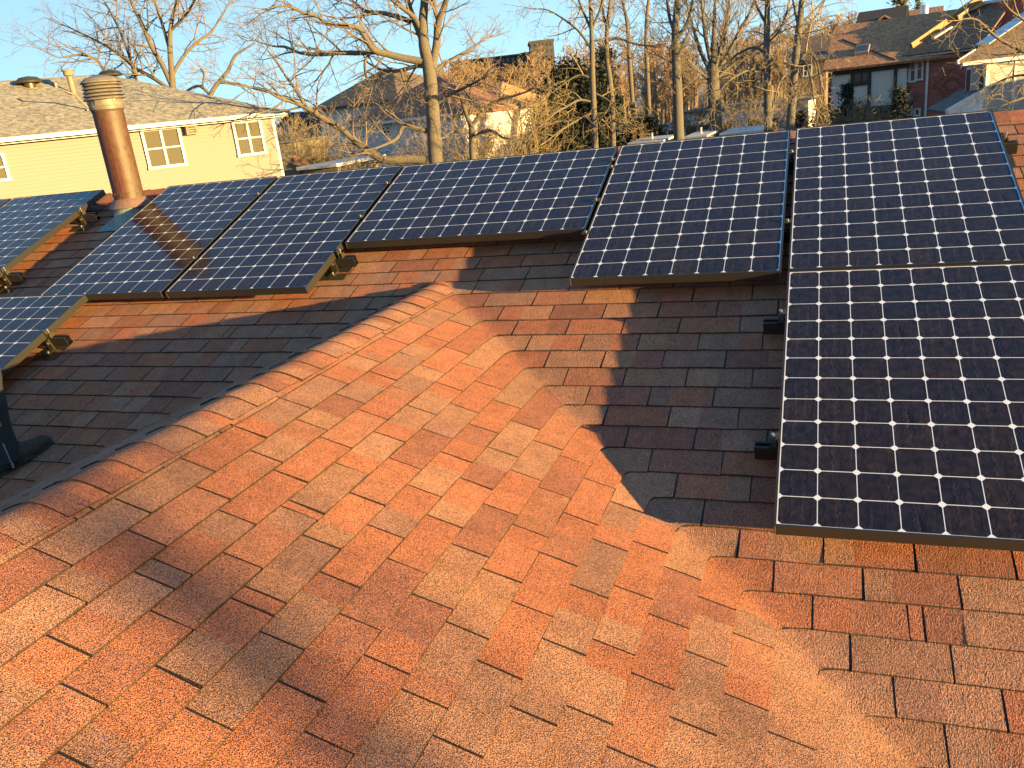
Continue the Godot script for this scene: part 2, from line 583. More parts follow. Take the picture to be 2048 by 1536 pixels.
func build_own_house():
	var house := thing("shingled_house", "red brown shingled roof with a cross gable carrying the solar panels", "house", Transform3D(Basis(), Vector3(-3, GROUND, 2)))
	var base := house.position
	# the deck under the shingles
	var deck := MB.new()
	deck.col = Color(0.05, 0.03, 0.025)
	var jobs := []
	var expo := 0.130
	var xl := -9.2
	var xr := 2.7
	var zmax := 6.3
	for k in range(-12, 27):
		var l0 := k * expo + 0.02
		var runs := []
		if l0 < 0.0:
			runs.append([0, xl, xr])
		else:
			var p := l0 * COS
			runs.append([1, -(zmax - APEX.z - p), xr - APEX.x - p])
			runs.append([2, -(zmax - APEX.z - p), APEX.x - p - xl])
		for run in runs:
			var kind: int = run[0]
			var s: float = run[1]
			var s_end: float = run[2]
			if s_end - s < 0.2:
				continue
			# deck strip
			var st := [s]
			var q := s
			while q < s_end:
				q += 0.05 if q > -0.8 and q < 0.3 else 0.4
				st.append(minf(q, s_end))
			for j in st.size() - 1:
				var a := surface(l0, st[j], kind)
				var b := surface(l0, st[j + 1], kind)
				var c := surface(l0 + expo + 0.002, st[j + 1], kind)
				var d := surface(l0 + expo + 0.002, st[j], kind)
				var o: Vector3 = a[1] * 0.0005
				deck.quad(a[0] + o - base, b[0] + o - base, c[0] - base, d[0] - base, a[1])
			# colour blends along the course
			# tabs
			var x := s - fposmod(k * 0.098 + rng.randf_range(-0.02, 0.02), 0.282)
			while x < s_end:
				var w := 0.282 + rng.randf_range(-0.005, 0.005)
				if rng.randf() < 0.05:
					w = rng.randf_range(0.035, 0.07)        # a sliver beside a butt joint
				if kind > 0 and absf(x + w) < 0.21:
					w = 0.21 - x + rng.randf() * 0.03           # a tab is woven through the valley, never cut in it
				var a := maxf(x + 0.0035, s)
				var b := minf(x + w - 0.0035, s_end)
				x += w
				if b - a < 0.02:
					continue
				# colour blends: most tabs change tone once, some not at all
				var cuts := [[a - 1.0, tone()]]
				if rng.randf() < 0.62 and w > 0.2:
					cuts.append([lerpf(a, b, rng.randf_range(0.3, 0.7)), tone()])
				var mid := surface(l0 + expo * 0.5, (a + b) * 0.5, kind)
				var z := seen(mid[0])
				var score := 0.0
				if z > 0.0:
					score = (b - a) * absf((CAM - mid[0]).normalized().dot(mid[1])) / (z * z)
				jobs.append([score, kind, l0, a, b, cuts, mid[0]])
	jobs.sort_custom(func(m1, m2): return m1[0] > m2[0])
	part(house, "roof_deck", deck.mesh(), M.black)
	var rest := MB.new()
	var slopes := {}
	for j in jobs.size():
		var job: Array = jobs[j]
		if j < 298:
			var mb := MB.new()
			tab(mb, job[1], job[2], expo, job[3], job[4], job[5], job[6])
			fast_part(house, "shingle" if j == 0 else "shingle_%03d" % j, mb.mesh(true), M.shingle, Transform3D(Basis(), job[6] - base))
		else:
			tab(rest, job[1], job[2], expo, job[3], job[4], job[5], base)
	part(house, "shingle_field", rest.mesh(true), M.shingle, Transform3D(), true)
	# caps along the cross gable ridge
	var z := APEX.z - 0.10
	var kc := 0
	while z < 6.2:
		var mb := MB.new()
		mb.col = tone()
		var c1: Color = tone()
		var o := Vector3(APEX.x, APEX.y, z)
		ridge_cap(mb, 0.145, rng.randf_range(0.0, 0.004), rng.randf_range(0.128, 0.145), c1)
		fast_part(house, "ridge_cap" if kc == 0 else "ridge_cap_%03d" % kc, mb.mesh(true), M.shingle, Transform3D(Basis(Vector3.UP, rng.randf_range(-0.025, 0.025)), o - base))
		kc += 1
		z += 0.145
	# the main ridge: caps joined into one run, then the far slope
	var main := MB.new()
	var yr := roof_at(0, DECK, -0.262)
	var x2 := xl
	while x2 < xr:
		main.col = tone()
		var c := Vector3(x2, yr.y + 0.004, yr.z)
		for sgn in [1.0, -1.0]:
			var d := Vector3(0, -SIN, COS * sgn) * 0.14
			var nn := Vector3(0, COS, SIN * sgn)
			main.quad(c + nn * 0.006, c + Vector3(0.16, 0, 0) + nn * 0.012, c + Vector3(0.16, 0, 0) + d + nn * 0.012, c + d + nn * 0.008, nn)
			main.quad(c + d + nn * 0.008, c + Vector3(0.16, 0, 0) + d + nn * 0.012, c + Vector3(0.16, 0, 0) + d, c + d, d.normalized())
		x2 += 0.15
	part(house, "main_ridge_caps", main.mesh(true), M.shingle, Transform3D(Basis(), -base), true)
	var back := MB.new()
	back.col = Color(0.42, 0.19, 0.13)
	back.slab(Vector3(xl, yr.y, yr.z), Vector3(xr, yr.y, yr.z), Vector3(xr, yr.y - 4.2 * SIN, yr.z - 4.2 * COS), Vector3(xl, yr.y - 4.2 * SIN, yr.z - 4.2 * COS), 0.1)
	part(house, "rear_slope", back.mesh(true), M.shingle, Transform3D(Basis(), -base))
	var wl := MB.new()
	wl.box(Vector3(-3.3 , (GROUND - 2.2) * 0.5, -1.2), Vector3(11.4, -2.2 - GROUND, 5.4))
	wl.box(Vector3(APEX.x, (GROUND - 2.3) * 0.5, 3.8), Vector3(5.6, -2.3 - GROUND, 4.6))
	part(house, "wall", wl.mesh(), M.whitewall, Transform3D(Basis(), -base))

# a cap shingle folded over the ridge; local z runs along the ridge
func ridge_cap(mb: MB, length: float, lift: float, half: float, c1: Color):
	var prof := []
	for j in 9:
		var t := (j - 4) / 4.0
		var dist := t * half
		var x := dist * COS
		var y := -absf(dist) * SIN
		var soft := 0.07
		if absf(dist) < soft:
			y = -SIN * (dist * dist / (2.0 * soft) + soft * 0.5)
		var nn := Vector3(SIN * clampf(dist / soft, -1, 1), COS, 0).normalized()
		prof.append([Vector3(x, y + 0.009, 0), nn])
	var c0 := mb.col
	for j in 8:
		var p: Vector3 = prof[j][0]
		var q: Vector3 = prof[j + 1][0]
		var pn: Vector3 = prof[j][1]
		var qn: Vector3 = prof[j + 1][1]
		var f := Vector3(0, 0, length + 0.03)
		var up0 := 0.001
		var up1 := 0.006 + lift
		for h in 2:
			mb.col = c0 if h == 0 else (c1 if j > 3 else c0)
			var za := f * (h * 0.5)
			var zb := f * (h * 0.5 + 0.5)
			var ua := lerpf(up0, up1, h * 0.5)
			var ub := lerpf(up0, up1, h * 0.5 + 0.5)
			var k := mb.vert(p + pn * ua + za, pn)
			mb.vert(q + qn * ua + za, qn); mb.vert(q + qn * ub + zb, qn); mb.vert(p + pn * ub + zb, pn)
			mb.tri_i(k, k + 1, k + 2, pn); mb.tri_i(k, k + 2, k + 3, pn)
		mb.col = Color(0.085, 0.050, 0.034)
		mb.quad(p + pn * up1 + f, q + qn * up1 + f, q - qn * 0.004 + f, p - pn * 0.004 + f, Vector3(0, 0, 1))
		if j == 0:
			mb.quad(p + pn * up0, p + pn * up1 + f, p - pn * 0.01 + f, p - pn * 0.01, Vector3(-COS, -SIN, 0))
		if j == 7:
			mb.quad(q + qn * up0, q + qn * up1 + f, q - qn * 0.01 + f, q - qn * 0.01, Vector3(COS, -SIN, 0))

# ------------------------------------------------------------------ solar array
# [u, v of the lattice corner, landscape, label]
const PANELS := [
	[0.0, 0.0, false, "upright solar panel at the upper right, touching the ridge above another panel"],
	[-0.001, 1.572, false, "nearest and largest solar panel, cut off by the right edge"],
	[-1.078, 0.013, false, "upright solar panel standing just left of the upper right one, shingles below it"],
	[-2.657, 0.02, true, "solar panel lying lengthwise, the widest one in the middle of the row"],
	[-3.734, 0.0, false, "upright solar panel left of the lengthwise one, a bare rail end beside it"],
	[-4.82, -0.007, false, "upright solar panel right beside the rusty vent pipe, mirroring the pipe"],
	[-6.6, -0.06, false, "solar panel left of the vent pipe with sunlit shingles along its right side"],
	[-7.686, -0.06, false, "sliver of a solar panel at the left edge, farthest left of all"],
	[-5.452, 1.542, false, "lower left solar panel above the worker's leg, cut off by the left edge"],
]

func cell_mesh(i: int, j: int) -> ArrayMesh:
	var mb := MB.new()
	var h := 0.0624
	var c := 0.0125
	var pts := [Vector2(-h + c, -h), Vector2(h - c, -h), Vector2(h, -h + c), Vector2(h, h - c), Vector2(h - c, h), Vector2(-h + c, h), Vector2(-h, h - c), Vector2(-h, -h + c)]
	var k := mb.v.size()
	for p in pts:
		mb.vert(Vector3(p.x, 0.00012, p.y), Vector3.UP, Vector2((i + 0.5 + p.x / 0.128) * 0.25, (j + 0.5 + p.y / 0.128) * 0.25))
	for q in 6:
		mb.tri_i(k, k + q + 1, k + q + 2, Vector3.UP)
	return mb.mesh()

func build_arrays():
	var cells := []
	for j in 4:
		for i in 4:
			cells.append(cell_mesh(i, j))
	for pi in PANELS.size():
		var pd: Array = PANELS[pi]
		var nx := 12 if pd[2] else 8
		var nz := 8 if pd[2] else 12
		var w := nx * 0.128 + 0.022
		var h := nz * 0.128 + 0.022
		var c := Vector3(pd[0] + nx * 0.064, -0.046, pd[1] + nz * 0.064)
		var t := thing("solar_panel", pd[3], "solar panel", Transform3D(roof_basis, roof_basis * c), "solar panels on the roof")
		var fr := MB.new()
		var lip := 0.0065
		for s in [-1.0, 1.0]:
			fr.box(Vector3(s * (w * 0.5 - 0.001), 0.023, 0), Vector3(0.002, 0.046, h))
			fr.box(Vector3(s * (w * 0.5 - 0.002 - lip * 0.5), 0.0452, 0), Vector3(lip, 0.0016, h - 0.004))
			fr.box(Vector3(s * (w * 0.5 - 0.018), 0.001, 0), Vector3(0.032, 0.002, h - 0.004))
			fr.box(Vector3(0, 0.023, s * (h * 0.5 - 0.001)), Vector3(w - 0.0042, 0.046, 0.002))
			fr.box(Vector3(0, 0.0450, s * (h * 0.5 - 0.002 - lip * 0.5)), Vector3(w - 0.018, 0.0016, lip))
			fr.box(Vector3(0, 0.0012, s * (h * 0.5 - 0.018)), Vector3(w - 0.07, 0.002, 0.032))
			# corner key seen as a bright seam
		part(t, "frame", fr.mesh(), M.frame)
		var bs := MB.new()
		bs.box(Vector3(0, 0.0405, 0), Vector3(w - 0.005, 0.005, h - 0.005))
		part(t, "backsheet", bs.mesh(), M.backsheet)
		var keys := MB.new()
		for sx in [-1.0, 1.0]:
			keys.box(Vector3(sx * (w * 0.5 - 0.0045), 0.022, h * 0.5 + 0.0003), Vector3(0.003, 0.044, 0.0012))
		part(t, "corner_seam", keys.mesh(), M.steel)
		var kk := 0
		for j in nz:
			for i in nx:
				var r := rng.randf()
				var cm: Material = M.cells[0 if r < 0.62 else 1 if r < 0.86 else 2]
				fast_part(t, "cell" if kk == 0 else "cell_%03d" % kk, cells[(j % 4) * 4 + (i % 4)], cm, Transform3D(Basis(), Vector3((i + 0.5 - nx * 0.5) * 0.128, 0.043, (j + 0.5 - nz * 0.5) * 0.128)))
				kk += 1
	# rails: v, u from, u to, clamps at u (true for an end clamp), label
	var rails := [
		[0.27, -4.9, -2.66, [[-3.785, 0], [-2.704, 0]], "upper rail under the two upright panels right of the vent pipe"],
		[1.15, -4.9, -2.576, [[-3.785, 0], [-2.672, 1]], "lower rail ending bare on the shingles under the panel left of the lengthwise one"],
		[0.205, -2.60, -1.13, [[-1.112, 0]], "upper rail under the lengthwise panel"],
		[0.73, -2.71, -1.13, [[-2.704, 0], [-1.112, 0]], "lower rail under the lengthwise panel"],
		[0.31, -1.09, 1.12, [[-1.095, 0], [-0.027, 0], [1.047, 1]], "upper rail under the two upper right panels, its end showing by the ridge"],
		[1.10, -1.09, 1.12, [[-1.095, 0], [-0.027, 0]], "lower rail under the two upper right panels"],
		[1.891, -0.108, 1.1, [[-0.020, 1]], "black rail end beside the nearest panel, the upper of two"],
		[2.684, -0.101, 1.1, [[-0.020, 1]], "black rail end beside the nearest panel, the lower of two"],
		[0.263, -8.6, -5.412, [[-5.553, 1], [-6.640, 0]], "upper rail sticking out of the panel left of the vent pipe"],
		[1.147, -8.6, -5.412, [[-5.553, 1], [-6.640, 0]], "lower rail sticking out of the panel left of the vent pipe"],
		[1.935, -6.6, -4.271, [[-4.405, 1]], "rail sticking out of the lower left panel above the worker's leg"],
	]
	for rd in rails:
		var x0: float = rd[1]
		var x1: float = rd[2]
		var t := thing("mounting_rail", rd[4], "rail", Transform3D(roof_basis, roof_basis * Vector3(x0, DECK, rd[0])), "mounting rails under the panels")
		var ln := x1 - x0
		var top := -DECK - 0.047
		var rl := MB.new()
		# an open C section 40 x 62 mm
		rl.box(Vector3(ln * 0.5, top - 0.031, 0.0185), Vector3(ln, 0.062, 0.003))
		rl.box(Vector3(ln * 0.5, top - 0.031, -0.0185), Vector3(ln, 0.062, 0.003))
		rl.box(Vector3(ln * 0.5, top - 0.0605, 0), Vector3(ln, 0.003, 0.034))
		rl.box(Vector3(ln * 0.5, top - 0.028, 0), Vector3(ln, 0.003, 0.034))
		rl.box(Vector3(ln * 0.5, top - 0.0015, 0.0125), Vector3(ln, 0.003, 0.009))
		rl.box(Vector3(ln * 0.5, top - 0.0015, -0.0125), Vector3(ln, 0.003, 0.009))
		part(t, "extrusion", rl.mesh(), M.rail)
		for cd in rd[3]:
			var cx: float = cd[0] - x0
			var cl := MB.new()
			var bolt := MB.new()
			if cd[1] == 1:
				# an end clamp: a stepped block against the frame with a bolt through it
				cl.box(Vector3(cx, top + 0.024, 0), Vector3(0.004, 0.048, 0.036))
				cl.box(Vector3(cx - 0.006 if cx > ln * 0.5 else cx + 0.006, top + 0.0495, 0), Vector3(0.016, 0.003, 0.036))
				cl.box(Vector3(cx + (0.012 if cx > ln * 0.5 else -0.012), top + 0.004, 0), Vector3(0.026, 0.008, 0.036))
				cl.box(Vector3(cx + (0.022 if cx > ln * 0.5 else -0.022), top + 0.014, 0), Vector3(0.004, 0.028, 0.036))
				var bx := cx + (0.012 if cx > ln * 0.5 else -0.012)
				bolt.lathe([[0.0, 0.0], [0.0045, 0.0], [0.0045, 0.042], [0.008, 0.042], [0.008, 0.05], [0.0, 0.051]], 8, Vector3(bx, top + 0.008, 0))
			else:
				cl.box(Vector3(cx, top + 0.0495, 0), Vector3(0.044, 0.004, 0.034))
				cl.box(Vector3(cx, top + 0.028, 0.0), Vector3(0.010, 0.04, 0.03))
				bolt.lathe([[0.0, 0.0], [0.0075, 0.0], [0.0075, 0.008], [0.0, 0.009]], 8, Vector3(cx, top + 0.0515, 0))
			var cp := part(t, "clamp", cl.mesh(), M.bronze)
			part(cp, "bolt", bolt.mesh(), M.steel)
		# feet: an L bracket on a flashing plate, below the rail
		var feet := [0.16, ln * 0.5, ln - 0.155] if ln > 1.9 else [ln * 0.45]
		if x1 > 0.5:
			feet = [0.32, ln - 0.12]
		for fx in feet:
			var ft := MB.new()
			var b := -0.012
			ft.box(Vector3(fx, 0.012, 0.060), Vector3(0.044, 0.006, 0.06))
			ft.box(Vector3(fx, 0.05, 0.0245), Vector3(0.044, 0.082, 0.006))
			var fp := part(t, "foot", ft.mesh(), M.bronze)
			var bt := MB.new()
			bt.lathe([[0.0, 0.0], [0.009, 0.0], [0.009, 0.009], [0.0, 0.01]], 6, Vector3(fx, 0.015, 0.062))
			bt.box(Vector3(fx, 0.062, 0.03), Vector3(0.014, 0.014, 0.008))
			part(fp, "bolt", bt.mesh(), M.steel)
			var fl := MB.new()
			fl.box(Vector3(fx + 0.015, 0.0085, 0.045), Vector3(0.185, 0.0015, 0.17))
			fl.box(Vector3(fx, 0.0095, 0.045), Vector3(0.01, 0.002, 0.165))
			part(t, "flashing", fl.mesh(), M.bronze)

# ------------------------------------------------------------------ vent pipe
func build_vent_pipe():
	var p := roof_at(-5.115, DECK, 0.2)
	var t := thing("vent_pipe", "rusty round vent pipe with a louvred metal cap standing between the panels", "vent pipe", Transform3D(Basis(), p))
	var r := 0.115
	var sh := MB.new()
	var prof := []
	for j in 11:
		prof.append([r, 0.1 + j * 0.0765])
	sh.lathe(prof, 48)
	sh.lathe([[r - 0.01, 0.865], [r, 0.865]], 48)
	# uv v from height
	for k in sh.uv.size():
		sh.uv[k] = Vector2(sh.uv[k].x, 1.0 - sh.uv[k].y)
	var shaft := part(t, "pipe_shaft", sh.mesh(), M.pipe)
	var seam := MB.new()
	var sa := 1.12
	var sd := Vector3(cos(sa), 0, sin(sa))
	seam.box(sd * (r + 0.0005) + Vector3(0, 0.49, 0), Vector3(0.006, 0.76, 0.004), Basis(Vector3(-sd.z, 0, sd.x), Vector3.UP, sd))
	seam.lathe([[r, 0.82], [r + 0.004, 0.823], [r + 0.004, 0.832], [r, 0.835]], 48)
	part(shaft, "seam", seam.mesh(), M.seam)
	for q in 5:
		var sc := MB.new()
		var an := 0.2 + q * 0.55
		var dd := Vector3(cos(an), 0, sin(an))
		sc.box(dd * (r + 0.002) + Vector3(0, 0.185 + 0.012 * (q % 2), 0), Vector3(0.011, 0.011, 0.006), Basis(Vector3(-dd.z, 0, dd.x), Vector3.UP, dd))
		part(shaft, "screw", sc.mesh(), M.seam)
	var cone := MB.new()
	var rings := 40
	# flashing cone: flat on the sloping roof below, round above
	for s in rings:
		var a := TAU * s / rings
		var b := TAU * (s + 1) / rings
		var da := Vector3(cos(a), 0, sin(a))
		var db := Vector3(cos(b), 0, sin(b))
		var la := da * 0.165
		var lb := db * 0.165
		la.y = -la.z * SIN / COS - 0.004
		lb.y = -lb.z * SIN / COS - 0.004
		var f := (da + db).normalized()
		cone.quad(la, lb, db * 0.119 + Vector3(0, 0.13, 0), da * 0.119 + Vector3(0, 0.13, 0), (f + Vector3(0, 0.3, 0)).normalized())
	cone.box(Vector3(0, 0.010, 0), Vector3(0.42, 0.002, 0.46), roof_basis)
	part(t, "flashing_cone", cone.mesh(), M.flash)
	var col := MB.new()
	col.lathe([[r + 0.055, 0.085], [r + 0.052, 0.09], [r + 0.02, 0.135], [r + 0.002, 0.155]], 40)
	col.lathe([[r + 0.002, 0.15], [r + 0.055, 0.085]], 40)
	part(t, "storm_collar", col.mesh(), M.collar)
	var neck := MB.new()
	neck.lathe([[r - 0.02, 0.835], [r + 0.012, 0.835], [r + 0.016, 0.86], [r + 0.012, 0.865], [r + 0.01, 0.92], [r - 0.02, 0.92]], 40)
	for q in 6:
		var a := 0.3 + q * TAU / 6.0
		var d := Vector3(cos(a), 0, sin(a))
		neck.box(d * (r + 0.014) + Vector3(0, 0.90, 0), Vector3(0.022, 0.06, 0.004), Basis(Vector3(-d.z, 0, d.x), Vector3.UP, d))
	var cap := part(t, "cap", neck.mesh(), M.cap)
	for q in 5:
		var lo := MB.new()
		var y := 0.91 + q * 0.026
		var rr := 0.158 - q * 0.004
		lo.lathe([[r - 0.01, y + 0.028], [rr - 0.01, y + 0.014], [rr, y], [rr - 0.006, y + 0.003], [r - 0.01, y + 0.02]], 40)
		part(cap, "louvre", lo.mesh(), M.cap)
	var dome := MB.new()
	dome.lathe([[0.150, 1.033], [0.147, 1.043], [0.115, 1.068], [0.068, 1.084], [0.0, 1.092]], 40)
	part(cap, "dome", dome.mesh(), M.cap)

# ------------------------------------------------------------------ neighbouring buildings
# A building frame: origin at the right end of its front wall on the ground, x along the wall, z towards the viewer.
func frame_at(o: Vector3, d: Vector3) -> Transform3D:
	var x := Vector3(d.x, 0, d.z).normalized()
	return Transform3D(Basis(x, Vector3.UP, Vector3(-x.z, 0, x.x)), Vector3(o.x, GROUND, o.z))

# where the sight line meets the plane z of a building's own frame
func face(t: Node3D, px: float, py: float, z := 0.0) -> Vector3:
	var inv := t.transform.affine_inverse()
	var o := inv * CAM
	var d := inv.basis * ray(px, py)
	return o + d * ((z - o.z) / d.z)

# where the sight line meets a roof plane rising from height y0 at z0 by slope k going back
func on_roof(t: Node3D, px: float, py: float, y0: float, z0: float, k: float) -> Vector3:
	var inv := t.transform.affine_inverse()
	var o := inv * CAM
	var d := inv.basis * ray(px, py)
	# y - y0 + k (z - z0) = 0
	var s := -(o.y - y0 + k * (o.z - z0)) / (d.y + k * d.z)
	return o + d * s

func walls(x0: float, x1: float, z0: float, z1: float, y1: float, y0 := 0.0) -> ArrayMesh:
	var mb := MB.new()
	mb.box(Vector3((x0 + x1) * 0.5, (y0 + y1) * 0.5, (z0 + z1) * 0.5), Vector3(x1 - x0, y1 - y0, absf(z1 - z0)))
	return mb.mesh()

# clapboards on the front (z = 0) and right side
func siding(x0: float, x1: float, y0: float, y1: float, step: float, z := 0.0) -> ArrayMesh:
	var mb := MB.new()
	var y := y0
	while y < y1 - 0.01:
		var h := minf(step, y1 - y)
		mb.quad(Vector3(x0, y, z + 0.034), Vector3(x1, y, z + 0.034), Vector3(x1, y + h, z + 0.006), Vector3(x0, y + h, z + 0.006), Vector3(0, 0.12, 1).normalized())
		mb.quad(Vector3(x0, y, z + 0.034), Vector3(x1, y, z + 0.034), Vector3(x1, y, z + 0.004), Vector3(x0, y, z + 0.004), Vector3.DOWN)
		y += h
	return mb.mesh()

func window(t: Node3D, a: Vector3, b: Vector3, z: float, cols: int, rows: int, fr: Material, gl: Material, bar := 0.05, trim := 0.09) -> Node3D:
	var x0 := minf(a.x, b.x)
	var x1 := maxf(a.x, b.x)
	var y0 := minf(a.y, b.y)
	var y1 := maxf(a.y, b.y)
	var mb := MB.new()
	var zc := z + 0.035
	mb.box(Vector3(x0 - trim * 0.5, (y0 + y1) * 0.5, zc), Vector3(trim, y1 - y0, 0.07))
	mb.box(Vector3(x1 + trim * 0.5, (y0 + y1) * 0.5, zc), Vector3(trim, y1 - y0, 0.07))
	mb.box(Vector3((x0 + x1) * 0.5, y1 + trim * 0.5, zc), Vector3(x1 - x0 + trim * 2, trim, 0.074))
	mb.box(Vector3((x0 + x1) * 0.5, y0 - trim * 0.5, zc + 0.01), Vector3(x1 - x0 + trim * 2.4, trim, 0.094))
	for i in range(1, cols):
		mb.box(Vector3(lerpf(x0, x1, float(i) / cols), (y0 + y1) * 0.5, zc - 0.005), Vector3(bar * (1.6 if cols == 2 else 1.0), y1 - y0, 0.06))
	for j in range(1, rows):
		mb.box(Vector3((x0 + x1) * 0.5, lerpf(y0, y1, float(j) / rows), zc - 0.012), Vector3(x1 - x0, bar, 0.046))
	var w := part(t, "window", mb.mesh(), fr)
	for j in rows:
		for i in cols:
			var g := MB.new()
			var px0 := lerpf(x0, x1, float(i) / cols)
			var px1 := lerpf(x0, x1, float(i + 1) / cols)
			var py0 := lerpf(y0, y1, float(j) / rows)
			var py1 := lerpf(y0, y1, float(j + 1) / rows)
			g.box(Vector3((px0 + px1) * 0.5, (py0 + py1) * 0.5, z + 0.016 - 0.004 * j), Vector3(px1 - px0, py1 - py0, 0.012))
			part(w, "pane", g.mesh(), gl)
	return w

func slab_part(t: Node3D, called: String, pts: Array, th: float, m: Material) -> MeshInstance3D:
	var mb := MB.new()
	mb.slab(pts[0], pts[1], pts[2], pts[3], th)
	return part(t, called, mb.mesh(), m)

# hip roof over x0..x1, z1..z0 (z0 in front), eaves at ye
func hip_roof(t: Node3D, x0: float, x1: float, z0: float, z1: float, ye: float, rise: float, m: Material, th := 0.14) -> MeshInstance3D:
	var mb := MB.new()
	var h := (z0 - z1) * 0.5
	var zc := (z0 + z1) * 0.5
	var hx := minf(h, (x1 - x0) * 0.5 - 0.05)
	var a := Vector3(x0, ye, z0)
	var b := Vector3(x1, ye, z0)
	var c := Vector3(x1, ye, z1)
	var d := Vector3(x0, ye, z1)
	var p := Vector3(x0 + hx, ye + rise, zc)
	var q := Vector3(x1 - hx, ye + rise, zc)
	var n1 := Vector3(0, h, rise).normalized()
	mb.quad(a, b, q, p, n1)
	mb.quad(d, c, q, p, Vector3(0, h, -rise).normalized())
	mb.tri(b, c, q, Vector3(rise, hx, 0).normalized())
	mb.tri(a, d, p, Vector3(-rise, hx, 0).normalized())
	mb.box(Vector3((x0 + x1) * 0.5, ye - th * 0.5, zc), Vector3(x1 - x0, th - 0.004, z0 - z1))
	return part(t, "roof", mb.mesh(), m)

# gable roof with its ridge along x
func gable_roof(t: Node3D, x0: float, x1: float, z0: float, z1: float, ye: float, rise: float, m: Material, wallm: Material, th := 0.16) -> MeshInstance3D:
	var mb := MB.new()
	var zc := (z0 + z1) * 0.5
	mb.slab(Vector3(x0, ye, z0), Vector3(x1, ye, z0), Vector3(x1, ye + rise, zc), Vector3(x0, ye + rise, zc), th)
	mb.slab(Vector3(x0, ye, z1), Vector3(x1, ye, z1), Vector3(x1, ye + rise, zc - 0.002), Vector3(x0, ye + rise, zc - 0.002), th)
	var g := MB.new()
	for x in [x0 + 0.3, x1 - 0.3]:
		g.tri(Vector3(x, ye - 0.2, z0 - 0.3), Vector3(x, ye - 0.2, z1 + 0.3), Vector3(x, ye + rise - 0.2, zc), Vector3(signf(x - (x0 + x1) * 0.5), 0, 0))
	part(t, "gable", g.mesh(), wallm)
	return part(t, "roof", mb.mesh(), m)

# gable roof with its ridge along z, the gable facing the viewer
func front_gable_roof(t: Node3D, x0: float, x1: float, z0: float, z1: float, ye: float, rise: float, m: Material, wallm: Material, th := 0.16) -> MeshInstance3D:
	var mb := MB.new()
	var xc := (x0 + x1) * 0.5
	mb.slab(Vector3(x0, ye, z0), Vector3(x0, ye, z1), Vector3(xc, ye + rise, z1), Vector3(xc, ye + rise, z0), th)
	mb.slab(Vector3(x1, ye, z0), Vector3(x1, ye, z1), Vector3(xc + 0.002, ye + rise, z1), Vector3(xc + 0.002, ye + rise, z0), th)
	var g := MB.new()
	g.tri(Vector3(x0 + 0.25, ye - 0.1, z0 - 0.3), Vector3(x1 - 0.25, ye - 0.1, z0 - 0.3), Vector3(xc, ye + rise - 0.15, z0 - 0.3), Vector3(0, 0, 1))
	part(t, "gable", g.mesh(), wallm)
	return part(t, "roof", mb.mesh(), m)

func building(called: String, label: String, category: String, o: Vector3, d: Vector3) -> Node3D:
	return thing(called, label, category, frame_at(o, d))

func build_neighbours():
	left_house()
	brick_house()
	half_timbered_house()
	siding_house()
	middle_houses()
	far_houses()
	yard_things()

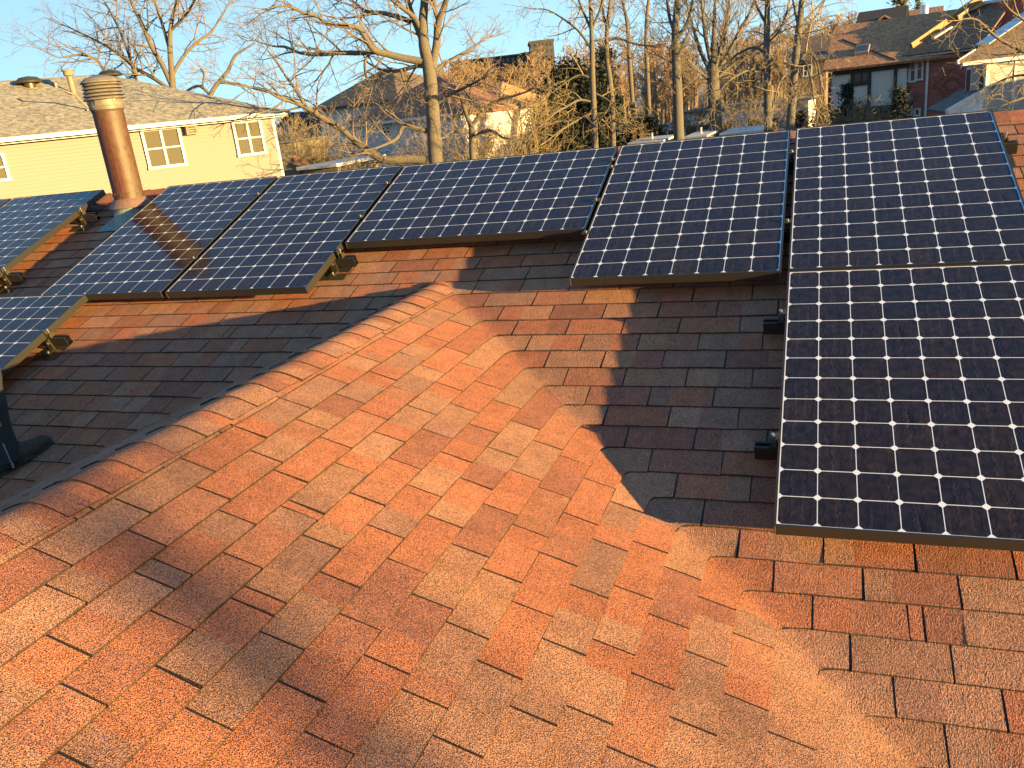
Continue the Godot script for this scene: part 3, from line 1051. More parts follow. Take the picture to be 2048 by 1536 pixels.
func left_house():
	var ye := 5.74
	var e0 := on_level(3, 277, ye + GROUND)
	var e1 := on_level(573, 222, ye + GROUND)
	var d := (e1 - e0).normalized()
	var nrm := Vector3(-d.z, 0, d.x)
	var t := building("cream_house", "cream sided house with a tan hip roof at the left, behind the vent pipe", "house", e1 - nrm * 0.4, d)
	var xr := face(t, 558, 300).x
	var x0 := -17.0
	part(t, "wall", walls(x0, xr, -9.0, 0.0, ye - 0.15), M.siding)
	part(t, "siding", siding(x0, xr - 0.08, 0.5, ye - 0.16, 0.115), M.siding, Transform3D(), true)
	var tr := MB.new()
	tr.box(Vector3(xr - 0.03, 2.8, 0.012), Vector3(0.1, 5.5, 0.04))
	part(t, "corner_board", tr.mesh(), M.white)
	hip_roof(t, x0 - 0.4, xr + 0.42, 0.4, -9.4, ye, 2.05, M.roof_tan, 0.1)
	var gu := MB.new()
	gu.box(Vector3((x0 + xr) * 0.5, ye - 0.05, 0.45), Vector3(xr - x0 + 0.9, 0.13, 0.1))
	gu.box(Vector3((x0 + xr) * 0.5, ye - 0.165, 0.2), Vector3(xr - x0 + 0.8, 0.02, 0.44))
	gu.box(Vector3(xr + 0.46, ye - 0.05, -4.2), Vector3(0.1, 0.13, 9.4))
	part(t, "gutter", gu.mesh(), M.white)
	window(t, face(t, 285, 264), face(t, 368, 326), 0.032, 2, 2, M.white, M.screen)
	window(t, face(t, 467, 248), face(t, 527, 303), 0.032, 2, 2, M.white, M.screen)
	window(t, face(t, -62, 318), face(t, 15, 356), 0.032, 2, 2, M.white, M.screen)
	# air conditioner through the wall
	var a := face(t, 365, 247)
	var b := face(t, 393, 268)
	var ac := MB.new()
	var w := b.x - a.x
	var h := a.y - b.y
	ac.box(Vector3((a.x + b.x) * 0.5, (a.y + b.y) * 0.5, 0.14), Vector3(w, h, 0.28))
	var unit := part(t, "air_conditioner", ac.mesh(), M.cream)
	for q in 4:
		var s := MB.new()
		s.box(Vector3((a.x + b.x) * 0.5, b.y + h * (0.2 + q * 0.2), 0.284), Vector3(w * 0.62, h * 0.09, 0.012))
		part(unit, "slat", s.mesh(), M.timber)
	# flood light under the eave
	var fl := MB.new()
	var fp := face(t, 186, 264)
	fl.lathe([[0.0, 0.0], [0.16, 0.02], [0.17, 0.1], [0.06, 0.16], [0.0, 0.16]], 14, Vector3(fp.x, fp.y - 0.08, 0.18))
	part(t, "eave_light", fl.mesh(), M.cap)
	# things on its roof
	var k := 2.05 / 4.9
	var vp := on_roof(t, 148, 190, ye, 0.4, k)
	var vm := MB.new()
	vm.lathe([[0.09, -0.2], [0.09, 0.62], [0.17, 0.64], [0.17, 0.78], [0.21, 0.79], [0.21, 0.84], [0.0, 0.88]], 16, vp)
	part(t, "roof_vent_pipe", vm.mesh(), M.cream)
	for q in [[60, 172, 0.30], [222, 158, 0.26]]:
		var tv := MB.new()
		var bp := on_roof(t, q[0], q[1], ye, 0.4, k)
		tv.lathe([[0.2, -0.15], [0.2, 0.12], [0.42, 0.10], [0.44, 0.16], [0.3, 0.28], [0.0, 0.33]], 18, bp)
		part(t, "turtle_vent", tv.mesh(), M.bronze)
	# dish mount without its dish
	var dm := MB.new()
	var foot := on_roof(t, 180, 220, ye, 0.4, k)
	var elbow := face(t, 150, 190, foot.z + 0.4)
	var arm := face(t, 113, 175, foot.z + 0.9)
	dm.tube(PackedVector3Array([foot, elbow]), PackedFloat32Array([0.035, 0.035]), 8)
	dm.tube(PackedVector3Array([elbow, arm]), PackedFloat32Array([0.03, 0.022]), 8)
	dm.box(arm + Vector3(0, 0.06, 0), Vector3(0.07, 0.16, 0.07))
	dm.box(foot, Vector3(0.24, 0.05, 0.3))
	part(t, "dish_arm", dm.mesh(), M.cream)

func brick_house():
	var ye := 0.84 - GROUND
	var e0 := on_level(1801.6, 113, 0.84)
	var e1 := on_level(1951.6, 95, 0.84)
	var t := building("brick_house", "red brick house with a white downspout and three narrow windows at the upper right", "house", e1, e1 - e0)
	var x0 := face(t, 1807, 150).x
	var x1 := face(t, 1985, 120).x
	part(t, "wall", walls(x0, x1 + 5.0, -7.0, 0.0, ye - 0.05), M.brick)
	var gu := MB.new()
	gu.box(Vector3((x0 + x1) * 0.5, ye - 0.02, 0.36), Vector3(x1 - x0 + 0.8, 0.16, 0.13))
	gu.box(Vector3((x0 + x1) * 0.5, ye - 0.12, 0.15), Vector3(x1 - x0 + 0.7, 0.03, 0.36))
	part(t, "gutter", gu.mesh(), M.white)
	var ds := MB.new()
	var dx := face(t, 1856, 140).x
	ds.box(Vector3(dx, ye * 0.5 - 0.2, 0.09), Vector3(0.12, ye - 0.4, 0.1))
	ds.bar(Vector3(dx, ye - 0.1, 0.34), Vector3(dx, ye - 0.42, 0.09), 0.12, 0.1, Vector3.RIGHT)
	part(t, "downspout", ds.mesh(), M.white)
	for q in [[1811, 120, 1816, 160], [1823.5, 119, 1829, 161], [1837, 117, 1843, 157]]:
		window(t, face(t, q[0], q[1]), face(t, q[2], q[3]), 0.0, 1, 2, M.white, M.glass, 0.05, 0.1)
	for q in [[1806, 214, 1811, 228], [1817, 215, 1822, 228], [1832, 220, 1838, 229]]:
		window(t, face(t, q[0], q[1]), face(t, q[2], q[3]), 0.0, 1, 1, M.white, M.glass, 0.04, 0.1)
	var box := MB.new()
	var a := face(t, 1803, 190)
	var b := face(t, 1826, 200)
	box.box(Vector3((a.x + b.x) * 0.5, (a.y + b.y) * 0.5, 0.3), Vector3(b.x - a.x, 0.34, 0.6))
	box.box(Vector3((a.x + b.x) * 0.5, a.y + 0.05, 0.3), Vector3(b.x - a.x + 0.1, 0.08, 0.7))
	part(t, "window_box", box.mesh(), M.concrete)
	# raised bricks set as two diamonds
	var c := face(t, 1904, 168)
	for q in [[1.0, 0.9], [0.52, 0.42]]:
		var dm := MB.new()
		var pts := [Vector3(c.x, c.y + q[1], 0.02), Vector3(c.x + q[0] * 1.0, c.y, 0.02), Vector3(c.x, c.y - q[1], 0.02), Vector3(c.x - q[0], c.y, 0.02)]
		for j in 4:
			var p: Vector3 = pts[j]
			var r: Vector3 = pts[(j + 1) % 4]
			var m := 6 if q[0] > 0.8 else 4
			for s in m:
				dm.box(p.lerp(r, (s + 0.5) / m), Vector3(0.24, 0.075, 0.07 + 0.004 * (s % 2)))
		part(t, "brick_diamond", dm.mesh(), M.brick_plain)
	# front slope of the roof, then the rake board behind it and the higher slope beyond
	var k := 0.62
	var rr := func(px: float, py: float) -> Vector3: return on_roof(t, px, py, ye + 0.06, 0.42, k)
	slab_part(t, "roof", [rr.call(1801, 112), rr.call(1960, 93), rr.call(2010, 22), rr.call(1965, 3)], 0.14, M.roof_brown)
	var rb := MB.new()
	var r0: Vector3 = rr.call(1822, 97) + Vector3(0, 0.02, -0.1)
	var r1: Vector3 = rr.call(1962, 0) + Vector3(0, 0.02, -0.1)
	rb.bar(r0, r1, 0.3, 0.62, Vector3.UP)
	part(t, "rake_board", rb.mesh(), M.orange_board)
	var st := MB.new()
	st.bar(rr.call(1865, 80) + Vector3(0, 0.08, 0), rr.call(1902, 57) + Vector3(0, 0.08, 0), 0.3, 0.1)
	part(t, "skylight", st.mesh(), M.white)
	var gb := MB.new()
	var g0: Vector3 = rr.call(1910, 44)
	var g1: Vector3 = rr.call(1955, 14)
	gb.bar(g0 + Vector3(0.15, 0.2, 0.05), g1 + Vector3(0.15, 0.2, 0.05), 0.12, 0.3)
	part(t, "lit_soffit", gb.mesh(), M.cream)
	var zb := -1.6
	slab_part(t, "upper_roof", [face(t, 1786, 122, zb), face(t, 1852, 54, zb - 3.0), face(t, 1958, -3, zb - 3.5), face(t, 1965, 2, zb - 1.0)], 0.2, M.roof_dark)
	var uw := MB.new()
	var u0 := face(t, 1968, 8, -3.2)
	var u1 := face(t, 2046, 70, -3.2)
	uw.box(Vector3((u0.x + u1.x) * 0.5 + 2.0, (u0.y + ye) * 0.5, -5.0), Vector3(u1.x - u0.x + 4.0, u0.y - ye, 3.6))
	part(t, "upper_wall", uw.mesh(), M.brick)
	var cp := MB.new()
	cp.box(Vector3((u0.x + u1.x) * 0.5 + 2.0, u0.y + 0.07, -5.0), Vector3(u1.x - u0.x + 4.2, 0.16, 3.8))
	part(t, "coping", cp.mesh(), M.white)

func half_timbered_house():
	var y := 0.56
	var ye := y - GROUND
	var e0 := on_level(1652, 140, y)
	var d := Vector3(0.985, 0, 0.17)
	var t := building("half_timbered_house", "half timbered house with cream panels, dark beams and a brown roof", "house", e0 + d * 5.0, d)
	var x0 := face(t, 1661, 180).x
	var x1 := face(t, 1812, 160).x
	part(t, "wall", walls(x0, x1, -7.5, -0.3, ye - 0.1, 2.6), M.stucco)
	part(t, "stone_base", walls(x0 - 0.05, x1, -7.4, -0.25, 2.6), M.timber)
	var z := -0.3
	var be := MB.new()
	for q in [[1660, 140, 212], [1705, 140, 205], [1740, 134, 202], [1792, 128, 195]]:
		var p := face(t, q[0], q[1], z)
		be.box(Vector3(p.x, (2.5 + ye) * 0.5, z + 0.03), Vector3(0.19, ye - 2.55, 0.1))
	be.box(Vector3((x0 + x1) * 0.5, ye - 0.22, z + 0.04), Vector3(x1 - x0 + 0.3, 0.36, 0.16))
	be.box(Vector3((x0 + x1) * 0.5, 2.6, z + 0.04), Vector3(x1 - x0 + 0.3, 0.24, 0.14))
	var wl := face(t, 1722, 163, z)
	be.box(Vector3(wl.x, wl.y - 0.15, z + 0.035), Vector3(1.2, 0.16, 0.12))
	part(t, "timber_beams", be.mesh(), M.timber)
	window(t, face(t, 1709, 143, z), face(t, 1738, 161, z), z, 2, 1, M.timber, M.glass, 0.07, 0.08)
	var k := 0.62
	var zr := -4.0
	var rise := k * (0.3 - zr)
	var xr0 := on_roof(t, 1654, 110, ye, 0.3, k).x
	var xr1 := x1 + 3.0
	slab_part(t, "roof", [Vector3(xr0, ye, 0.3), Vector3(xr1, ye, 0.3), Vector3(xr1, ye + rise, zr), Vector3(xr0, ye + rise, zr)], 0.16, M.roof_orange)
	slab_part(t, "roof", [Vector3(xr0, ye, -8.3), Vector3(xr1, ye, -8.3), Vector3(xr1, ye + rise, zr - 0.003), Vector3(xr0, ye + rise, zr - 0.003)], 0.16, M.roof_brown)
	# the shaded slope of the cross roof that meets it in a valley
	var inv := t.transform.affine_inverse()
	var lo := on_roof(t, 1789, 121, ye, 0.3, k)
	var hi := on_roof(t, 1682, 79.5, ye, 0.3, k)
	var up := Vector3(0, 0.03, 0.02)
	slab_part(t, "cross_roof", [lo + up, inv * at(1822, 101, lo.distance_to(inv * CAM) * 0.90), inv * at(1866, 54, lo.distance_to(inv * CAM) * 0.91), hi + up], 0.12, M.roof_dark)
	var sk := MB.new()
	var sp := on_roof(t, 1725, 103, ye, 0.3, k)
	var rb := Basis(Vector3(1, 0, 0), Vector3(0, 1, k).normalized(), Vector3(0, -k, 1).normalized())
	sk.box(sp + rb.y * 0.1, Vector3(0.8, 0.26, 0.85), rb)
	var s := part(t, "skylight", sk.mesh(), M.concrete)
	var sg := MB.new()
	sg.box(sp + rb.y * 0.235, Vector3(0.66, 0.02, 0.7), rb)
	part(s, "pane", sg.mesh(), M.glass)

# the column of the photograph in which a point of a building's left wall falls
func side_px(t: Node3D, z: float) -> float:
	var d := t.transform * Vector3(0, 4.5, z) - CAM
	return d.dot(RIGHT) / d.dot(FWD) * F + 1024.0

func siding_house():
	var o := at(1976, 130, 36.0)
	var d := Vector3(0.92, 0, -0.39)
	var t := building("siding_house", "white sided house at the right edge, its front sunlit above a shadow line", "house", o, d)
	var ye := face(t, 1976, 121).y
	var zd := -0.5
	while zd > -6.0 and side_px(t, zd) > 1935.0:
		zd -= 0.05
	part(t, "wall", walls(0.0, 8.0, zd, 0.0, ye - 0.05), M.lit_siding)
	part(t, "siding", siding(0.07, 8.0, 0.3, ye - 0.06, 0.15), M.lit_siding, Transform3D(), true)
	var cb := MB.new()
	cb.box(Vector3(0.0, ye * 0.5, 0.0), Vector3(0.16, ye - 0.1, 0.1))
	var sx := face(t, 2029, 150).x
	cb.box(Vector3(sx, ye * 0.5, 0.03), Vector3(0.1, ye - 0.1, 0.07))
	part(t, "corner_board", cb.mesh(), M.white)
	# two slit windows on the shaded side (x = 0 plane, local)
	for q in [[zd * 0.2], [zd * 0.85]]:
		var wm := MB.new()
		wm.box(Vector3(-0.02, ye - 1.1, q[0]), Vector3(0.05, 1.75, 0.42))
		var w := part(t, "side_window", wm.mesh(), M.white)
		var g := MB.new()
		g.box(Vector3(-0.05, ye - 1.1, q[0]), Vector3(0.02, 1.6, 0.3))
		part(w, "pane", g.mesh(), M.glass)
	var k := 0.5
	var ra := on_roof(t, 1917, 122, ye, 0.35, k)
	var rc := on_roof(t, 1953, 99, ye, 0.35, k)
	var rd := on_roof(t, 2060, 26, ye, 0.35, k)
	slab_part(t, "roof", [ra, Vector3(8.5, ye, 0.35), Vector3(8.5, rd.y, rd.z), rd], 0.14, M.roof_brown)
	var gu := MB.new()
	gu.box(Vector3((8.5 + ra.x) * 0.5, ye - 0.03, 0.42), Vector3(8.5 - ra.x, 0.14, 0.12))
	gu.bar(ra + Vector3(-0.05, -0.06, 0), rc + Vector3(-0.05, -0.06, 0), 0.06, 0.2)
	part(t, "gutter", gu.mesh(), M.white)
	# a raised metal panel lying up the slope
	var mp := MB.new()
	for j in 3:
		mp.bar(rc.lerp(rd, j * 0.33 + 0.01) + Vector3(0.2, 0.16, 0), rc.lerp(rd, j * 0.33 + 0.32) + Vector3(0.2, 0.16, 0), 0.62, 0.05)
	part(t, "roof_panel", mp.mesh(), M.galv)
	# lean-to roof in front of the shaded side
	var lp := [at(1853, 217, 38.0), at(1928, 177, 38.5), at(1969, 182, 36.0), at(1896, 224, 34.0)]
	var inv := t.transform.affine_inverse()
	var loc := []
	for p in lp:
		loc.append(inv * p)
	slab_part(t, "lean_to_roof", loc, 0.12, M.roof_grey)
	var br := MB.new()
	br.bar(inv * at(1894, 226, 33.9), inv * at(1972, 181, 35.9), 0.12, 0.28)
	part(t, "lean_to_fascia", br.mesh(), M.white)
	var lw := MB.new()
	var l0: Vector3 = inv * at(1896, 224, 34.1)
	var l1: Vector3 = inv * at(1969, 182, 35.9)
	var dn := Vector3(0, -3.0, 0)
	lw.quad(l0, l1, l1 + dn - Vector3(0, l1.y - l0.y, 0), l0 + dn, (l1 - l0).cross(Vector3.UP).normalized())
	lw.quad(l0 - Vector3(0, 0, 0.1), l1 - Vector3(0, 0, 0.1), l1 + dn - Vector3(0, l1.y - l0.y, 0.1), l0 + dn - Vector3(0, 0, 0.1), -(l1 - l0).cross(Vector3.UP).normalized())
	part(t, "lean_to_wall", lw.mesh(), M.whitewall)

func middle_houses():
	# white house behind the big tree
	var y := 0.29 + 0.25
	var e0 := on_level(697, 250, y)
	var o := at(697, 251, 52.0)
	var d := Vector3(0.95, 0, 0.30)
	var t := building("white_house", "white house with a red brown hip roof behind the big bare tree", "house", o, d)
	var ye := face(t, 700, 251).y
	var xr := face(t, 905, 245).x
	part(t, "wall", walls(0.0, xr, -8.0, 0.0, ye - 0.1), M.whitewall)
	part(t, "siding", siding(0.0, xr, 0.3, ye - 0.1, 0.2), M.whitewall, Transform3D(), true)
	hip_roof(t, -0.4, xr + 0.4, 0.4, -8.4, ye, 2.3, M.roof_red)
	var gu := MB.new()
	gu.box(Vector3(xr * 0.5, ye - 0.05, 0.45), Vector3(xr + 0.9, 0.16, 0.1))
	part(t, "gutter", gu.mesh(), M.white)
	window(t, face(t, 765, 249), face(t, 783, 271), 0.0, 2, 2, M.white, M.glass, 0.06, 0.08)
	# dark roofed house behind it
	o = at(636, 222, 66.0)
	t = building("dark_roof_house", "house with a dark brown hip roof showing behind the white house", "house", o, d)
	ye = face(t, 640, 218).y
	part(t, "wall", walls(0.0, 9.0, -8.0, 0.0, ye - 0.1), M.stucco)
	hip_roof(t, -0.5, 9.5, 0.5, -8.5, ye, 2.5, M.roof_brown)
	var ch := MB.new()
	var cp := face(t, 746, 188, -3.0)
	ch.box(cp + Vector3(0, -0.3, 0), Vector3(0.4, 2.2, 0.4))
	part(t, "chimney", ch.mesh(), M.cream)
	# yellow gabled house
	o = at(606, 262, 70.0)
	t = building("yellow_house", "small pale yellow gabled house seen past the cream house's right corner", "house", o, Vector3(0.93, 0, -0.1))
	ye = face(t, 600, 247).y
	var x0 := face(t, 556, 262).x
	part(t, "wall", walls(x0 + 0.2, -0.2, -7.0, -0.3, ye - 0.05), M.cream)
	front_gable_roof(t, x0, 0.0, 0.0, -7.3, ye, 1.0, M.roof_dark, M.cream)
	window(t, face(t, 569, 250, -0.3), face(t, 578, 266, -0.3), -0.3, 2, 1, M.white, M.glass, 0.05, 0.08)
	# porch block below with an orange roof
	o = at(600, 330, 44.0)
	t = building("porch_house", "yellowish house wall with an orange lean-to roof low beside the cream house", "house", o, Vector3(0.93, 0, -0.2))
	var a := face(t, 561, 288)
	var b := face(t, 589, 290)
	part(t, "wall", walls(a.x - 3.0, b.x, -5.0, 0.0, a.y), M.cream)
	slab_part(t, "flat_roof", [Vector3(a.x - 3.2, a.y + 0.12, 0.2), Vector3(b.x + 0.2, a.y + 0.12, 0.2), Vector3(b.x + 0.2, a.y + 0.14, -5.2), Vector3(a.x - 3.2, a.y + 0.14, -5.2)], 0.1, M.roof_grey)
	slab_part(t, "orange_roof", [face(t, 586, 300, -0.2), face(t, 589, 330, 0.3), face(t, 628, 336, 0.5), face(t, 604, 310, -2.0)], 0.1, M.roof_orange)
	# flat white roofs in the yard beyond
	for q in [[600, 334, 680, 326, 40.0, "long flat white shed roof left of the white house"], [1042, 200, 1092, 195, 75.0, "small flat roofed building with a white roof left of the dark evergreen"]]:
		o = at(q[2], q[3], q[4])
		t = building("flat_roof_building", q[5], "building", o, Vector3(0.95, 0, 0.1))
		a = face(t, q[0], q[1])
		b = face(t, q[2], q[3])
		part(t, "wall", walls(a.x + 0.2, b.x - 0.2, -3.5, 0.0, b.y - 0.2), M.brick_plain if q[0] > 900 else M.cream)
		slab_part(t, "roof", [Vector3(a.x, b.y, 0.3), Vector3(b.x, b.y, 0.3), Vector3(b.x, b.y + 0.05, -4.0), Vector3(a.x, b.y + 0.05, -4.0)], 0.16, M.white)
		window(t, Vector3(b.x - 1.3, b.y - 0.5, 0), Vector3(b.x - 0.7, b.y - 1.3, 0), 0.0, 1, 2, M.white, M.glass, 0.05, 0.07)
	# house with the sunlit orange roof right of the big tree
	o = at(1000, 214, 64.0)
	t = building("orange_roof_house", "pale house with a sunlit orange hip roof right of the big tree trunk", "house", o, Vector3(0.93, 0, 0.25))
	a = face(t, 915, 222)
	ye = face(t, 960, 217).y
	part(t, "wall", walls(a.x, -0.4, -7.5, -0.3, ye - 0.05), M.tan_wall)
	hip_roof(t, a.x - 0.4, 0.0, 0.1, -7.9, ye, 1.9, M.roof_orange)
	window(t, face(t, 974, 222, -0.3), face(t, 982, 234, -0.3), -0.3, 1, 2, M.white, M.glass, 0.05, 0.08)
	window(t, face(t, 940, 226, -0.3), face(t, 949, 238, -0.3), -0.3, 1, 2, M.white, M.glass, 0.05, 0.08)

func tower_block(label: String, px0: float, px1: float, top: float, depth: float, rows: int, cols: int):
	var o := at(px1, 160, depth)
	var t := building("apartment_block", label, "building", o, Vector3(0.93, 0, -0.33))
	var a := face(t, px0, top)
	var b := face(t, px1, top)
	var h := (a.y + b.y) * 0.5
	part(t, "wall", walls(a.x, b.x, -14.0, 0.0, h), M.tower)
	var fl := h / rows
	for j in rows:
		for i in cols:
			var w := (b.x - a.x) / cols
			var mb := MB.new()
			mb.box(Vector3(a.x + w * (i + 0.5), fl * (j + 0.55), 0.06), Vector3(w * 0.5, fl * 0.45, 0.16))
			part(t, "window", mb.mesh(), M.glass)
	var rf := MB.new()
	rf.box(Vector3((a.x + b.x) * 0.5, h + 0.3, -7.0), Vector3(b.x - a.x + 0.6, 0.6, 14.6))
	part(t, "parapet", rf.mesh(), M.tower)

func far_houses():
	tower_block("tall brown apartment block standing far off above the bare woods", 1059, 1107, 84, 260.0, 13, 6)
	tower_block("lower brown apartment wing left of the far tall block", 1041, 1075, 108, 262.0, 11, 4)
	tower_block("long low apartment block on the far skyline right of the big tree", 900, 1041, 119, 280.0, 10, 14)
	# three roofs beyond the half timbered house
	var d := Vector3(0.96, 0, 0.15)
	var o := at(1705, 70, 80.0)
	var t := building("grey_roof_house", "grey roofed house beyond the left end of the half timbered roof", "house", o, d)
	var a := face(t, 1668, 72)
	part(t, "wall", walls(a.x, 0.0, -7.0, 0.0, a.y - 0.1), M.stucco)
	hip_roof(t, a.x - 0.5, 0.8, 0.5, -7.5, a.y, 1.5, M.roof_grey)
	o = at(1800, 66, 84.0)
	t = building("dormer_house", "dark roofed house with a small orange gabled dormer beyond the half timbered roof", "house", o, d)
	a = face(t, 1715, 66)
	var ye := a.y
	part(t, "wall", walls(a.x, 0.0, -8.0, 0.0, ye - 0.1), M.stucco)
	gable_roof(t, a.x - 0.4, 0.4, 0.5, -8.5, ye, 2.2, M.roof_dark, M.stucco)
	var e := face(t, 1744, 66, 0.6)
	var f := face(t, 1792, 62, 0.6)
	part(t, "dormer_wall", walls(e.x + 0.3, f.x - 0.3, -3.0, 0.55, ye + 0.75, ye - 1.0), M.orange_board)
	var dg := MB.new()
	var xc := (e.x + f.x) * 0.5
	for s in [-1.0, 1.0]:
		dg.slab(Vector3(xc + s * 1.5, ye + 0.4, 0.8), Vector3(xc + s * 0.001, ye + 1.35, 0.8), Vector3(xc + s * 0.001, ye + 1.35, -3.0), Vector3(xc + s * 1.5, ye + 0.4, -3.0), 0.14)
	part(t, "dormer_roof", dg.mesh(), M.roof_orange)
	window(t, Vector3(xc - 0.6, ye - 0.2, 0), Vector3(xc + 0.6, ye + 0.5, 0), 0.56, 2, 1, M.white, M.glass, 0.06, 0.08)
	o = at(1870, 56, 90.0)
	t = building("tan_roof_house", "house with a sunlit tan roof behind the silver flue pipe", "house", o, d)
	a = face(t, 1786, 60)
	part(t, "wall", walls(a.x, 0.0, -8.0, 0.0, a.y - 0.1), M.stucco)
	gable_roof(t, a.x - 0.4, 0.6, 0.5, -8.5, a.y, 2.0, M.roof_orange, M.stucco)
	# silver flue
	t = thing("metal_flue", "shiny silver flue pipe rising beside the brick house's dark roof", "flue pipe", Transform3D(Basis(), at(1847, 58, 62.0)))
	var fl := MB.new()
	fl.lathe([[0.3, -3.0], [0.3, 1.55], [0.34, 1.56], [0.34, 1.68], [0.0, 1.70]], 18)
	part(t, "pipe", fl.mesh(), M.galv)
	# brown house behind the two tall trunks
	o = at(1650, 130, 66.0)
	t = building("brown_house", "brown gabled house behind the two tall trunks left of the half timbered house", "house", o, Vector3(0.96, 0, 0.1))
	a = face(t, 1585, 128)
	ye = face(t, 1620, 122).y
	part(t, "wall", walls(a.x, 0.0, -7.0, 0.0, ye), M.brown_wall)
	gable_roof(t, a.x - 0.4, 0.3, 0.5, -7.5, ye, 2.0, M.roof_brown, M.brown_wall)
	window(t, face(t, 1608, 132), face(t, 1622, 150), 0.0, 2, 2, M.white, M.glass, 0.05, 0.08)
	# houses of our own row to the right, outside the frame: they keep the low sun off the yards
	for q in [[Vector3(31, 0, -22), "tan gabled house standing beyond the right edge, nearest of the row"], [Vector3(33, 0, -36), "brick gabled house beyond the right edge, second of the row"], [Vector3(36, 0, -52), "white gabled house beyond the right edge, farthest of the row"]]:
		t = building("row_house", q[1], "house", q[0], Vector3(0.2, 0, -1))
		part(t, "wall", walls(-10.0, 0.0, -9.0, 0.0, 3.7), M.stucco)
		gable_roof(t, -10.5, 0.5, 0.5, -9.5, 3.75, 1.9, M.roof_brown, M.stucco)

func yard_things():
	# long white garage row behind the trunks
	var o := at(1585, 208, 58.0)
	var t := building("garage_row", "long white garage row with dark doorways behind the tree trunks", "garage", o, Vector3(0.964, 0, 0.2))
	var a := face(t, 1365, 228)
	var b := face(t, 1600, 205)
	var h := (a.y + b.y) * 0.5
	part(t, "wall", walls(a.x, b.x, -5.0, 0.0, h), M.whitewall)
	slab_part(t, "roof", [Vector3(a.x - 0.2, h + 0.12, 0.25), Vector3(b.x + 0.2, h + 0.12, 0.25), Vector3(b.x + 0.2, h + 0.3, -5.2), Vector3(a.x - 0.2, h + 0.3, -5.2)], 0.12, M.roof_grey)
	for px in [1382, 1408, 1452, 1500, 1545]:
		var c := face(t, px, 235)
		var mb := MB.new()
		mb.box(Vector3(c.x, h * 0.36, 0.02), Vector3(0.75, h * 0.72, 0.06))
		part(t, "door", mb.mesh(), M.timber)
	# flat sheds with white roofs nearer to us
	for q in [[1256, 1328, 288, 280, "flat white shed roof with a vent, left of the thickest trunk"], [1368, 1415, 276, 270, "small flat white shed roof between two tree trunks"], [1440, 1525, 271, 260, "flat white shed roof with a vent, right of the thickest trunk"]]:
		var p := at(q[1], q[3], 42.0)
		t = building("shed", q[4], "shed", p, Vector3(0.95, 0, 0.15))
		a = face(t, q[0], q[2])
		h = face(t, q[1], q[3]).y
		part(t, "wall", walls(a.x + 0.1, -0.1, -2.2, 0.0, h - 0.12), M.whitewall)
		slab_part(t, "roof", [Vector3(a.x, h, 0.12), Vector3(0, h, 0.12), Vector3(0, h + 0.12, -2.4), Vector3(a.x, h + 0.12, -2.4)], 0.1, M.white)
		var vt := MB.new()
		vt.lathe([[0.05, 0.0], [0.05, 0.28], [0.08, 0.3], [0.0, 0.33]], 10, Vector3(a.x * 0.5, h + 0.05, -1.0))
		part(t, "vent", vt.mesh(), M.white)
	parked_car("blue car parked on the street behind the garage row", at(1453, 212, 95.0), M.blue_paint)
	parked_car("dark car parked on the street left of the blue one", at(1405, 218, 96.0), M.black)
	parked_car("white car parked on the street behind the slender trunks", at(1325, 222, 98.0), M.white)

func parked_car(label: String, p: Vector3, m: Material):
	var t := thing("parked_car", label, "car", Transform3D(Basis(Vector3(0.964, 0, 0.266), Vector3.UP, Vector3(-0.266, 0, 0.964)), Vector3(p.x, GROUND, p.z)), "cars parked on the street")
	# side outline swept across the width
	var prof := [Vector2(-2.2, 0.35), Vector2(-2.25, 0.75), Vector2(-1.9, 0.92), Vector2(-1.25, 0.98), Vector2(-0.75, 1.42), Vector2(0.75, 1.45), Vector2(1.45, 1.0), Vector2(2.1, 0.92), Vector2(2.22, 0.6), Vector2(2.2, 0.35)]
	var mb := MB.new()
	for j in prof.size():
		var p0: Vector2 = prof[j]
		var p1: Vector2 = prof[(j + 1) % prof.size()]
		var w0 := 0.88 if p0.y < 1.1 else 0.66
		var w1 := 0.88 if p1.y < 1.1 else 0.66
		var nn := Vector3(p1.y - p0.y, p0.x - p1.x, 0).normalized() * -1.0
		mb.quad(Vector3(p0.x, p0.y, w0), Vector3(p1.x, p1.y, w1), Vector3(p1.x, p1.y, -w1), Vector3(p0.x, p0.y, -w0), nn)
		for s in [1.0, -1.0]:
			mb.tri(Vector3(p0.x, p0.y, w0 * s), Vector3(p1.x, p1.y, w1 * s), Vector3(0, 0.8, 0.88 * s), Vector3(0, 0, s))
	part(t, "body", mb.mesh(), m)
	var g := MB.new()
	for s in [1.0, -1.0]:
		g.quad(Vector3(-1.0, 1.02, 0.86 * s), Vector3(1.2, 1.02, 0.86 * s), Vector3(0.72, 1.38, 0.72 * s), Vector3(-0.7, 1.36, 0.72 * s), Vector3(0, 0.3, s).normalized())
	part(t, "window", g.mesh(), M.glass)
	for sx in [-1.4, 1.4]:
		for sz in [-0.78, 0.78]:
			var w := MB.new()
			w.lathe([[0.0, -0.1], [0.32, -0.1], [0.32, 0.1], [0.0, 0.1]], 16)
			part(t, "wheel", w.mesh(), M.tyre, Transform3D(Basis(Vector3(1, 0, 0), Vector3(0, 0, 1), Vector3(0, -1, 0)), Vector3(sx, 0.32, sz)))

